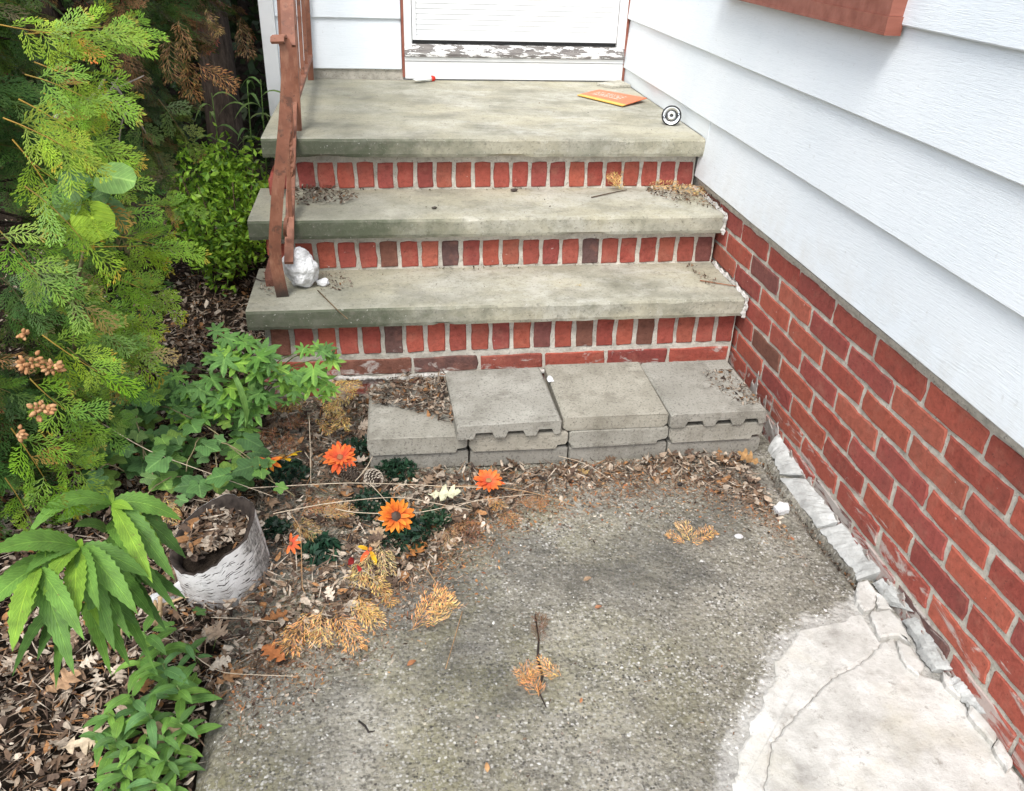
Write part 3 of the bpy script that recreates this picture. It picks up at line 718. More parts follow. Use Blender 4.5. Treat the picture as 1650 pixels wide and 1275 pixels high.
for i, (P, h) in enumerate(chunks):
    V, Fc = slab_poly(jag(pw(P, h), .009, .0022, 20+i), -.02, h, .004)
    obj('mortar_chunk', raw_mesh('mortar_chunk', V, Fc, None, 'cement_patch'), patch)
_e = pw([(1185, 1230), (1205, 1165), (1235, 1110), (1246, 1062), (1290, 1008), (1360, 990)])
def fleck():
    k = rng.randrange(5); t_ = rng.random(); return (_e[k][0]+(_e[k+1][0]-_e[k][0])*t_-abs(rng.gauss(0, .018)), _e[k][1]+(_e[k+1][1]-_e[k][1])*t_+abs(rng.gauss(0, .014)))
tag(obj('cement_flecks', gems(260, fleck, lambda x, y: path_h(x, y)-.0004, .0015, .007, [(.62, .60, .56), (.52, .5, .46), (.7, .68, .65)], .22, 'cement_flecks')), 'crumbs of whitish cement along the edge of the patch', 'debris', None, 'stuff')
# sloping mortar fillet between path and wall, broken in plates
def fillet(p0, p1, p2, p3, seed, th=.03, lift=.0):
    """plate: p0,p1 along the path side, p2,p3 along the wall side (world points)"""
    n = 24; V = []; r = random.Random(seed)
    nrm = (p1-p0).cross(p3-p0).normalized()
    if nrm.z < 0: nrm = -nrm
    for j in range(4):
        for i in range(n):
            u = i/(n-1); v = j/3
            a = p0.lerp(p1, u); b = p3.lerp(p2, u); q = a.lerp(b, v)
            if i in (0, n-1) or j in (0, 3): q = q+(p1-p0).normalized()*r.uniform(-.0025, .0025)+(p3-p0).normalized()*(r.uniform(-.0025, .0025)+(.011*fbm(q.x*24, q.y*24, seed, 4) if j == 0 else 0))
            q += nrm*(.006*fbm(q.x*26, q.y*26, seed)+.003*fbm(q.x*80, q.y*80, seed)+ (0 if (0 < i < n-1 and 0 < j < 3) else -.004))
            V.append(q)
    m = len(V); V += [q-nrm*th for q in V]
    Fc = []
    for j in range(3):
        for i in range(n-1):
            a = j*n+i; Fc.append((a, a+1, a+n+1, a+n)); Fc.append((m+a+n, m+a+n+1, m+a+1, m+a))
    for i in range(n-1): Fc += [(m+i, m+i+1, i+1, i), (3*n+i, 3*n+i+1, m+3*n+i+1, m+3*n+i)]
    for j in range(3): Fc += [(j*n, (j+1)*n, m+(j+1)*n, m+j*n), (m+j*n+n-1, m+(j+1)*n+n-1, (j+1)*n+n-1, j*n+n-1)]
    return raw_mesh('mortar_fillet', V, Fc, None, 'mortar_fillet')
fil = [((1256, 768), (1316, 848), (1352, 838), (1300, 772), .006, 0), ((1320, 852), (1384, 932), (1418, 918), (1356, 842), .006, 0),
       ((1236, 722), (1256, 764), (1296, 766), (1252, 698), .008, 0), ((1404, 940), (1436, 978), (1470, 986), (1424, 926), .010, 0), ((1450, 1000), (1500, 1080), (1532, 1076), (1474, 992), .010, 0), ((1520, 1100), (1570, 1150), (1590, 1150), (1538, 1084), .010, 0)]
for i, (a, b_, c, d, za, zb_) in enumerate(fil):
    P = [at_z(*a, za), at_z(*b_, za), at_x(*c, -.004), at_x(*d, -.004)]
    for q in P: q.x = min(q.x, -.003)
    obj('mortar_fillet', fillet(*P, i), patch)
# thin mortar smears still clinging to the lowest bricks
for i, (y0, y1, zt, zb_) in enumerate([(.36, .29, .16, .03), (.30, .21, .12, .0), (.215, .10, .085, -.01), (.09, .0, .055, -.01), (-.02, -.13, .05, -.01), (-.15, -.30, .045, -.01), (-.31, -.44, .055, -.01), (-.46, -.60, .06, -.01), (-.61, -.76, .045, -.01)]):
    poly = jag([(y0, zb_), (y0-.006, zt*.55), (y0*.8+y1*.2, zt*.75), (y0*.55+y1*.45, zt*.6), (y0*.35+y1*.65, zt), (y0*.15+y1*.85, zt*.5), (y1+.004, zt*.42), (y1, zb_)], .009, .0035, i+70)
    V, Fc = slab_poly([(p[0], p[1]) for p in poly], 0, .003, .001)
    V = [(-.002-(v[2]), v[0], v[1]) for v in V]
    obj('mortar_smear', raw_mesh('mortar_smear', V, [f[::-1] for f in Fc], None, 'mortar_smear'), patch)

# ------------------------------------------------------------------ loose concrete blocks at the foot of the steps
def block_mesh(L, D, H, flutes, notch, seed):
    """profile of the front outline in (x,z), swept along y; flutes cut from the underside run front to back"""
    r = random.Random(seed); top = []; bot = []
    c = .006
    top = [(L, H-c), (L-c, H), (c, H), (0, H-c)]
    if notch: top = [(L, H-c), (L-c, H), (c, H), (0, H-c)]
    xs = []
    if flutes:
        fw = L*.20; gaps = [(.15, .36), (.46, .66), (.76, .94)]
        bot = [(0, .004), (.006, 0)]
        for a, b_ in gaps: bot += [(L*a, 0), (L*a+.008, .019), (L*b_-.008, .019), (L*b_, 0)]
        bot += [(L-.006, 0), (L, .004)]
    else:
        bot = [(0, .010 if not notch else .02), (.010, 0), (L-.012 - (.02 if notch else 0), 0)]
        if notch: bot += [(L-.028, .012), (L-.004, .016), (L, .024)]
        else: bot += [(L, .010)]
    pts = bot+top
    n = len(pts); V = []; Fc = []
    ysx = [0, .004, D-.004, D]
    for j, y in enumerate(ysx):
        for (x, z) in pts:
            k = .985 if j in (0, 3) else 1
            V.append(((x-L/2)*k+r.uniform(-.0006, .0006), y+r.uniform(-.0008, .0008), (z-H/2)*(.94 if j in (0, 3) else 1)+H/2))
    for j in range(3):
        for i in range(n): Fc.append((j*n+i, (j)*n+(i+1) % n, (j+1)*n+(i+1) % n, (j+1)*n+i))
    # front and back faces: fan over top edge (ngon, concave allowed)
    Fc.append(tuple(range(n-1, -1, -1))); Fc.append(tuple(3*n+i for i in range(n)))
    return raw_mesh('concrete_block', V, Fc, None, 'block_concrete')
YB = .104
BG = 'loose concrete blocks stacked at the foot of the steps'
cj = [-1.195, -.918, -.637, -.346, -.062]
lab_b = ['grey concrete block at left end of the middle layer, half covered in leaves', 'grey concrete block of the middle layer under the left fluted slab', 'grey concrete block of the middle layer under the plain slab', 'grey concrete block at right end of the middle layer, beside the brick wall']
lab_a = ['half buried bottom layer block at the left, behind the greenery', 'half buried bottom layer block below the left fluted slab', 'half buried bottom layer block below the plain slab', 'half buried bottom layer block at the right by the wall corner']
for i in range(4):
    a, b_ = cj[i], cj[i+1]
    sk = .03 if i == 0 else (.01 if i == 1 else 0)
    o = obj('concrete_block', block_mesh(b_-a-.003, .31, .055, False, True, i), None, ((a+b_)/2, YB+.002+sk*.3, .0535), (0, 0, R(-1.2 if i < 2 else .4)), rng.choice([(1, 1, 1), (.95, .96, .97), (1.05, 1.03, 1)]))
    tag(o, lab_b[i], 'concrete block', BG)
    o = obj('concrete_block', block_mesh(b_-a-.004, .29, .053, False, False, i+9), None, ((a+b_)/2+.004, YB+.010+sk*.3, .0), (0, 0, R(-.8 if i < 2 else .5)), (.86, .86, .88))
    tag(o, lab_a[i], 'concrete block', BG)
for i, (xa, xb, fl_, yy, rz, lb) in enumerate([(-.952, -.662, True, YB-.012, 1.5, 'fluted edge grey concrete slab at left of the top layer, apart from its neighbour'), (-.655, -.353, False, YB+.004, -.3, 'plain edged grey concrete slab in the middle of the top layer'), (-.350, -.066, True, YB-.006, .3, 'fluted edge grey concrete slab at right of the top layer, against the brick wall')]):
    o = obj('concrete_block', block_mesh(xb-xa, .315, .045, fl_, False, 30+i), None, ((xa+xb)/2, yy, .1095), (0, 0, R(rz)), rng.choice([(1.02, 1.01, .98), (.97, .98, 1)]))
    tag(o, lb, 'concrete block', BG)

# ------------------------------------------------------------------ iron railing
rail = thing('iron_railing', 'rust brown painted iron stair railing with curved front post', 'railing', (-1.44, .584, Z1))
RB = rail.location.copy()
def rpart(name, V, Fc, smooth=False): return obj(name, raw_mesh(name, [Vector(v)-RB for v in V], Fc, None, 'painted_iron', smooth), rail)
pp = [(456, 478), (450, 450), (445, 420), (443.5, 385), (446, 345), (449, 300), (454, 255), (458, 210), (461, 165), (463, 125), (463, 95), (460, 74), (456, 62)]
pts = [at_y(*p, .584) for p in pp]; pts[0].z = Z1-.005
for i, p in enumerate(pts): p.y -= .02*math.sin(min(1, i/8)*math.pi)
fin_ = []
for i in range(len(pts)-1):
    for k in range(3): fin_.append(pts[i].lerp(pts[i+1], k/3))
fin_.append(pts[-1]); sm = fin_[:1]+[(fin_[i-1]+fin_[i]*2+fin_[i+1])/4 for i in range(1, len(fin_)-1)]+fin_[-1:]
V, Fc = ribbon(sm, (1, .12, .02), [.036-.005*(i/len(sm)) for i in range(len(sm))], .010); rpart('front_post', V, Fc)
e = sm[-1]; sc_ = [e+V3(0, 0, -.004), e+V3(-.006, -.012, .010), e+V3(-.014, -.028, .006), e+V3(-.016, -.034, -.008), e+V3(-.012, -.028, -.014)]
V, Fc = ribbon([e+(q_-e)*.6+V3(-.004, 0, 0) for q_ in sc_], (1, .12, .02),   .034, .008); rpart('scroll_end', V, Fc)
hz = ZL+.84
V, Fc = ribbon([e+V3(.012, .012, -.02), e+V3(.008, .12, .10), V3(-1.365, 1.14, hz), V3(-1.385, 2.10, hz+.0)], (1, 0, 0), .034, .01); rpart('handrail', V, Fc)
def sq(x, y, z0, z1, s=.02, dx=0):
    b = MB(); V, Fc = ribbon([V3(x, y, z0), V3(x+dx, y, z1)], (1, 0, 0), s, s); return V, Fc
V, Fc = sq(-1.398, 1.14, ZL-.005, hz-.004, .024, .03); rpart('middle_post', V, Fc)
V, Fc = sq(-1.418, 2.12, ZL-.005, hz-.004, .024, .02); rpart('back_post', V, Fc)
V, Fc = ribbon([V3(-1.398, 1.15, ZL+.10), V3(-1.414, 2.108, ZL+.10)], (1, 0, 0), .026, .012); rpart('bottom_rail', V, Fc)
for k, y in enumerate((1.36, 1.60, 1.85)):
    V, Fc = sq(-1.402-.004*k, y, ZL+.106, hz-.005, .013, .02); rpart('baluster', V, Fc)
# raking part on the stairs
V, Fc = ribbon([V3(-1.408, .60, Z1+.10), V3(-1.405, 1.128, ZL+.09)], (1, 0, 0), .026, .012); rpart('bottom_rail', V, Fc)
for k, (y, tw) in enumerate(((.74, 0), (.87, 1), (1.0, 0))):
    zb_ = Z1+.10+(y-.60)/(1.128-.60)*(ZL+.09-Z1-.10); zt_ = min(hz, e.z+(y-.584)*(hz-e.z)/.556)-.006
    if tw:
        V = []; Fc = []; n = 40
        for i in range(n+1):
            a = i/n*math.pi*6; z = zb_+(zt_-zb_)*i/n
            for q in range(4): V.append(V3(-1.405+.03*i/n+.011*math.cos(a+q*math.pi/2), y+.011*math.sin(a+q*math.pi/2), z))
        for i in range(n):
            for q in range(4): Fc.append((i*4+q, i*4+(q+1) % 4, i*4+4+(q+1) % 4, i*4+4+q))
        rpart('twisted_baluster', V, Fc)
    else:
        V, Fc = sq(-1.405, y, zb_, zt_, .012, .03); rpart('baluster', V, Fc)
# cast scroll ornaments low in the raking panel
for cy_, cz_, s in ((.66, Z1+.20, 1), (.70, Z1+.05, -1), (1.05, ZL+.005, 1)):
    pts = []
    for i in range(20):
        a = i/19*4.6; rr = .008+.028*i/19; pts.append(V3(-1.412+.004*math.sin(a), cy_+s*rr*math.cos(a), cz_+rr*math.sin(a)))
    V, Fc = ribbon(pts, (1, 0, 0), .010, .005); rpart('scroll', V, Fc)

# ------------------------------------------------------------------ small things on the steps
def rock(name, c, s, seed, label, cat, mat, sq=(1, 1, 1), n=4, rough=.35, group=None, color=None):
    V, Fc = lump((0, 0, 0), s, seed, mat, n, sq=sq, rough=rough)
    zmin = min(v[2] for v in V); V = [(v[0], v[1], v[2]-zmin) for v in V]
    o = obj(name, raw_mesh(name, V, Fc, None, mat), None, c, None, color); return tag(o, label, cat, group)
st = at_z(486, 470, Z1)
rock('white_stone', (st.x, st.y+.045, Z1-.006), .061, 7, 'rough white stone resting beside the railing post on the lowest tread', 'stone', 'white_rock', (.86, .8, 1.02), 5, .22)
p = at_z(521, 461, Z1); rock('mortar_crumb', p, .014, 3, 'small white mortar crumb to the right of the white stone on the tread', 'crumb', 'white_rock', (1.3, 1, .8), 3)
p = at_z(1258, 824, 0); 
V, Fc = slab_poly(jag([(-.020, -.012), (.012, -.016), (.022, .004), (.006, .017), (-.018, .012)], .008, .0015, 3), 0, .017, .003)
tag(obj('plaster_chip', raw_mesh('plaster_chip', V, Fc, None, 'white_rock'), None, (p.x, p.y, .003), (R(12), R(-8), .3)), 'bright white plaster chip lying on the path near the wall', 'chip')
p = at_z(847, 560+50, .15)
rock('mortar_crumb', at_z(886, 614, .15), .010, 15, 'small white mortar flake in the gap between the two left top slabs', 'crumb', 'white_rock', (1, 1.4, .6), 3)
rock('mortar_crumb', at_z(1190, 866, 0), .008, 17, 'tiny white flake lying on the path below the plaster chip', 'crumb', 'white_rock', (1.3, 1, .5), 3)
# envelope
q = [at_z(*p, ZL+.004) for p in ((930, 154), (1003, 172), (1042, 164), (965, 147))]
ctr = sum(q, Vector())/4; lv = [v-ctr for v in q]
rise = [.0, .001, .012, .004]
Vt = [v+V3(0, 0, .003+r_) for v, r_ in zip(lv, rise)]; Vb = [v+V3(0, 0, r_) for v, r_ in zip(lv, rise)]
n = 6; V = []; UV = []; Fc = []
for lay, src in ((0, Vt), (1, Vb)):
    for j in range(n+1):
        for i in range(n+1):
            u, v = i/n, j/n; pt = (src[0].lerp(src[1], u)).lerp(src[3].lerp(src[2], u), v); pt = pt+V3(0, 0, .003*math.sin(u*3.1)*math.sin(v*3.1)); V.append(pt); UV.append((u, v))
m = (n+1)**2
for j in range(n):
    for i in range(n):
        a = j*(n+1)+i; Fc += [(a, a+1, a+n+2, a+n+1), (m+a+n+1, m+a+n+2, m+a+1, m+a)]
for i in range(n):
    Fc += [(m+i, m+i+1, i+1, i), (n*(n+1)+i, n*(n+1)+i+1, m+n*(n+1)+i+1, m+n*(n+1)+i)]
    Fc += [(i*(n+1), (i+1)*(n+1), m+(i+1)*(n+1), m+i*(n+1)), (m+i*(n+1)+n, m+(i+1)*(n+1)+n, (i+1)*(n+1)+n, i*(n+1)+n)]
tag(obj('envelope', raw_mesh('envelope', V, Fc, None, 'printed_paper', False, UV), None, ctr), 'orange and yellow paper mailer lying flat on the landing', 'envelope')
q = [at_z(*p, ZL) for p in ((962, 138), (985, 143), (1016, 141), (999, 133))]
poly = [tuple(v.xy) for v in q]; V, Fc = slab_poly(poly, ZL+.001, ZL+.012, .002)
tag(obj('slate_slip', raw_mesh('slate_slip', V, Fc, None, 'block_concrete'), None, (0, 0, 0), None, (1.5, 1.52, 1.5)), 'small pale grey slab piece at the inner corner of the landing by the door', 'stone')
# round metal disc leaning on the siding
dc = thing('metal_disc', 'round steel disc with centre hub leaning against the siding on the landing', 'metal disc', (-.062, 1.225, ZL))
rr = .036
def disc_part(name, prof, mat, n=40):
    V = []; Fc = []
    for i in range(n):
        a = 2*math.pi*i/n
        for r_, h in prof: V.append((r_*math.cos(a), -h, r_*math.sin(a)+rr))
    m = len(prof)
    for i in range(n):
        for k in range(m-1): Fc.append((i*m+k, ((i+1) % n)*m+k, ((i+1) % n)*m+k+1, i*m+k+1))
    return obj(name, raw_mesh(name, V, Fc, None, mat, True), dc)
disc_part('rim', [(rr, -.006), (rr, .004), (rr-.002, .006), (rr-.004, .006), (rr-.0055, .003)], 'dark_metal')
disc_part('face', [(rr-.0055, .0032), (.019, .0022), (.0185, .0), (.001, -.001)], 'steel')
disc_part('groove', [(.0205, .0024), (.0200, .0036), (.0185, .0036), (.018, .0024)], 'dark_metal')
disc_part('hub', [(.0165, .0), (.0155, .005), (.006, .006), (.0055, .004)], 'steel')
disc_part('hub_hole', [(.0054, .0042), (.001, .0042)], 'dark_metal', 16)
for sx in (-1, 1):
    b = MB(); b.box((sx*.026-.006, -.0062, rr-.004), (sx*.026+.006, -.0030, rr+.004)); o = obj('clip', b.mesh('clip', 'dark_metal'), dc)
    V, Fc = tube([(sx*.026, -.0064, rr), (sx*.026, -.0080, rr)], .0022, 8); obj('screw', raw_mesh('screw', V, Fc, None, 'steel'), dc)
dc.rotation_euler = (R(-16), R(-14), R(-16))
# small tube with a red cap by the kick board
tb = thing('glue_tube', 'small white squeeze tube with red cap lying at the kick board', 'tube', at_z(672, 131, ZL+.012))
a = at_z(668, 129, ZL+.013)-tb.location; b_ = at_z(694, 127, ZL+.012)-tb.location; dr = (b_-a).normalized()
V, Fc = [], []
prof = [(0, .017, .002), (.3, .015, .006), (.8, .012, .011), (1.0, .011, .011)]
n = 14; sdv = dr.cross(V3(0, 0, 1)).normalized()
for t_, wv, hv in prof:
    for k in range(n):
        an = 2*math.pi*k/n; V.append(a.lerp(b_, t_)+sdv*(wv*math.cos(an))+V3(0, 0, hv*math.sin(an)))
for i in range(len(prof)-1):
    for k in range(n): Fc.append((i*n+k, i*n+(k+1) % n, (i+1)*n+(k+1) % n, (i+1)*n+k))
Fc += [tuple(range(n-1, -1, -1)), tuple((len(prof)-1)*n+k for k in range(n))]
obj('body', raw_mesh('body', V, Fc, None, 'plain', True), tb, color=(.8, .82, .8))
V, Fc = tube([b_+dr*.0005, b_+dr*.004, b_+dr*.012, b_+dr*.019, b_+dr*.021], [.011, .013, .0125, .010, .006], 14); obj('cap', raw_mesh('cap', V, Fc, None, 'plain', True), tb, color=(.62, .03, .015))

# ------------------------------------------------------------------ leaf / spray generators
def leaf_mesh(B, C, T, wid, nseg=10, teeth=.14, fold=.3, upv=(0, -.25, 1), peak=.42, name='leaf', mat='veined_leaf', col=(1, 1, 1)):
    B, C, T = Vector(B), Vector(C), Vector(T); up = Vector(upv).normalized(); V = []; UV = []; Fc = []
    pe = math.log(.5)/math.log(peak)
    for i in range(nseg+1):
        t = i/nseg; p = B*(1-t)**2+C*2*t*(1-t)+T*t*t; d = ((C-B)*2*(1-t)+(T-C)*2*t).normalized()
        s = d.cross(up); s = s.normalized() if s.length > .05 else d.cross(V3(.2, -1, .2)).normalized(); nn = s.cross(d)
        sh = max(0, math.sin(math.pi*(max(t, 1e-4)**pe)))**.85 if 0 < t < 1 else 0
        hw = wid/2*max(sh, .03 if t < .5 else .012); hw *= (1-teeth*(i % 2))
        for u in (-1, -.5, 0, .5, 1):
            h = fold*hw*(abs(u)-.55*u*u)*1.3; V.append(p+s*(u*hw)+nn*h); UV.append((.5+u/2, t))
    for i in range(nseg):
        for k in range(4): Fc.append((i*5+k, i*5+k+1, i*5+k+6, i*5+k+5))
    return V, Fc, UV
def add_leaf(parent, B, C, T, wid, color, **kw):
    B = Vector(B); o0 = parent.location
    V, Fc, UV = leaf_mesh(V3(0, 0, 0), Vector(C)-B, Vector(T)-B, wid, **kw)
    return obj('leaf', raw_mesh('leaf', V, Fc, None, kw.get('mat', 'veined_leaf'), True, UV), parent, B-o0, None, color)
def stem(parent, pts, rad, color, name='stem', n=5):
    V, Fc = tube([Vector(p)-parent.location for p in pts], rad, n)
    return obj(name, raw_mesh(name, V, Fc, None, 'twig', True), parent, (0, 0, 0), None, color)

def spray_arrays(L, seed, dens=1.0, wv=.0036, ang=47):
    """flat fan of scale-leaved conifer: rachis, alternate branches, short branchlets. Points along +x, lies in xy."""
    r = random.Random(seed); V = []; Fq = []; C = []
    def strip(p, d, l, w0, col, bend=0):
        b = len(V); a = math.atan2(d[1], d[0]); pts = []
        x, y, z = p
        for k, (f, ww) in enumerate(((0, .55), (.55, 1.0), (1, .30))):
            aa = a+bend*f; q = (x+math.cos(aa)*l*f, y+math.sin(aa)*l*f, z-.10*l*f*f+r.uniform(-.0006, .0006))
            n_ = (-math.sin(aa), math.cos(aa)); pts.append(q)
            V.append((q[0]+n_[0]*w0*ww/2, q[1]+n_[1]*w0*ww/2, q[2])); V.append((q[0]-n_[0]*w0*ww/2, q[1]-n_[1]*w0*ww/2, q[2]))
        Fq.append((b, b+1, b+3, b+2)); Fq.append((b+2, b+3, b+5, b+4)); C.append(col); C.append(tuple(c*1.15 for c in col))
        return pts
    def droop(t): return -.22*L*t*t
    nb = int(12*dens); cl = (.82, .82, .82)
    N = 8
    for i in range(N):
        t0, t1 = i/N, (i+1)/N; sx = .007*math.sin(seed+t0*5)
        strip((t0*L, sx, droop(t0)), (L/N, .007*math.sin(seed+t1*5)-sx), L/N*1.1, wv*1.1, (.75, .78, .7))
    for i in range(nb):
        t = .06+.92*i/nb; sd_ = 1 if i % 2 else -1
        bl = L*(.44*math.sin(math.pi*min(1, (t*.88+.12)))**.8+.06)*r.uniform(.75, 1.12)
        a = math.radians(r.uniform(ang-7, ang+7)*(1-.30*t))*sd_
        p0 = (t*L, .007*math.sin(seed+t*5), droop(t)); d = (math.cos(a), math.sin(a))
        m = max(2, int(bl/.0105)); cb = r.uniform(-.25, .1)*sd_
        px_, py_, pz_ = p0; aa = a
        for j in range(m):
            sl = bl/m; strip((px_, py_, pz_), (math.cos(aa), math.sin(aa)), sl*1.25, wv, (.9, .92, .85))
            if j > 0 or r.random() < .5:
                s2 = 1 if (j % 2) else -1
                b2 = (.011+.022*(1-j/m))*r.uniform(.7, 1.2)*min(1, bl/.05+.25)
                a2 = aa+math.radians(r.uniform(30, 46))*s2
                strip((px_, py_, pz_), (math.cos(a2), math.sin(a2)), b2, wv*.95, tuple(c*r.uniform(.9, 1.15) for c in (1, 1.02, .95)), -.35*s2)
                if b2 > .016:
                    q = (px_+math.cos(a2)*b2*.5, py_+math.sin(a2)*b2*.5, pz_); a3 = a2-math.radians(35)*s2
                    strip(q, (math.cos(a3), math.sin(a3)), b2*.45, wv*.9, (1.05, 1.08, 1), 0)
            px_ += math.cos(aa)*sl; py_ += math.sin(aa)*sl; pz_ -= .10*sl+.003*(j/m); aa += cb/m
    return np.array(V), np.array(Fq), np.array(C)
BASE = [spray_arrays(L, 10+i, d) for i, (L, d) in enumerate(((.15, 1), (.13, 1), (.17, 1.05), (.12, .9), (.16, 1), (.14, .95)))]
def comp_spray(seed):
    """a twig carrying several small flat fans, each turned its own way, some with browned tips"""
    r = random.Random(seed); VV = []; FF = []; CC = []; b = 0
    L = r.uniform(.10, .14); bend = r.uniform(-.5, .5)
    def put(v, f, c):
        nonlocal b
        VV.append(v); FF.append(f+b); CC.append(c); b += len(v)
    tw = [(L*t, bend*L*t*t*.5, -.12*L*t*t) for t in (0, .25, .5, .75, 1)]
    tv = []; tf = []
    for i, (x, y, z) in enumerate(tw):
        w_ = .0016*(1-.6*i/4)
        for dy, dz in ((-w_, 0), (0, w_), (w_, 0), (0, -w_)): tv.append((x, y+dy, z+dz))
    for i in range(4):
        for k in range(4): tf.append((i*4+k, i*4+(k+1) % 4, i*4+4+(k+1) % 4, i*4+4+k))
    put(np.array(tv), np.array(tf), np.tile(np.array([[1.5, .62, 1.1]]), (16, 1)))
    for t, sgn in ((.18, 1), (.34, -1), (.5, 1), (.64, -1), (.8, 1), (.9, -1), (1.0, 0)):
        v, f, c = BASE[r.randrange(len(BASE))]; k = r.uniform(.40, .62)*(1.1-.25*t) if sgn else r.uniform(.5, .66)
        a = sgn*math.radians(r.uniform(32, 58)); ca, sa = math.cos(a), math.sin(a); tx = r.gauss(0, .42); ty = r.gauss(.15, .22)
        v = v*k; y = v[:, 1]*math.cos(tx)-v[:, 2]*math.sin(tx); z = v[:, 1]*math.sin(tx)+v[:, 2]*math.cos(tx); x = v[:, 0]*math.cos(ty)+z*math.sin(ty); z = -v[:, 0]*math.sin(ty)+z*math.cos(ty)
        p = (L*t, bend*L*t*t*.5, -.12*L*t*t); w_ = np.stack([x*ca-y*sa+p[0], x*sa+y*ca+p[1], z+p[2]], 1)
        tint = np.array([1, 1, 1])*r.uniform(.72, 1.2)*np.array([r.uniform(.85, 1.15), 1, r.uniform(.8, 1.2)])
        if r.random() < .07: tint = np.array([1.6, .62, 1.4])
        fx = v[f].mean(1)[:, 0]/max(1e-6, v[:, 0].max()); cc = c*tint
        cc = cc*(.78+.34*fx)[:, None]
        if r.random() < .3: cc[fx > .86] *= np.array([1.5, .75, 1.0])
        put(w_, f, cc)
    return np.concatenate(VV), np.concatenate(FF), np.concatenate(CC)
SPR = [comp_spray(60+i) for i in range(10)]
SPRM = [raw_mesh('foliage_spray', v, f, c, 'foliage') for v, f, c in SPR]
DRYB = [spray_arrays(L, 40+i, d, .00125, 38) for i, (L, d) in enumerate(((.15, 1.5), (.13, 1.5), (.16, 1.6), (.12, 1.4), (.15, 1.5), (.14, 1.45), (.10, 1.3), (.16, 1.55)))]
def crisp(v, seed):
    v = v.copy(); q = np.array([(fbm(a*26, b*26, seed), fbm(a*26, b*26, seed+9), fbm(a*30, b*30, seed+5)) for a, b, _ in v])
    v[:, 0] += .005*q[:, 0]; v[:, 1] = v[:, 1]*1.05+.006*q[:, 1]; v[:, 2] = v[:, 2]*.3+.016*q[:, 2]+1.4*v[:, 1]**2+.007
    v += nr.normal(0, .0003, v.shape); return v
SPRD = [raw_mesh('dry_spray', crisp(v, i*3.3), f, np.clip(c*nr.uniform(.5, 1.25, len(c))[:, None]*(1+nr.normal(0, .12, (len(c), 3))), 0, 1.4), 'dry_spray') for i, (v, f, c) in enumerate(DRYB)]
def frame(d, nrm):
    x = Vector(d).normalized(); z = Vector(nrm); z = (z-x*z.dot(x))
    z = z.normalized() if z.length > 1e-3 else V3(0, 0, 1); y = z.cross(x)
    return Matrix(((x.x, y.x, z.x), (x.y, y.y, z.y), (x.z, y.z, z.z)))
def merged(list_, mat, name):
    """list of (template index, Vector loc, Matrix3, scale, color) -> one mesh"""
    VV, FF, CC = [], [], []; b = 0
    for k, loc, m3, s, c in list_:
        v, f, cc = SPR[k]; VV.append((v*s)@np.array(m3).T+np.array(loc)); FF.append(f+b); b += len(v); CC.append(cc*np.array(c))
    return raw_mesh(name, np.concatenate(VV), np.concatenate(FF), np.concatenate(CC), mat)
def rnd_unit(): 
    v = V3(rng.gauss(0, 1), rng.gauss(0, 1), rng.gauss(0, 1)); return v.normalized()

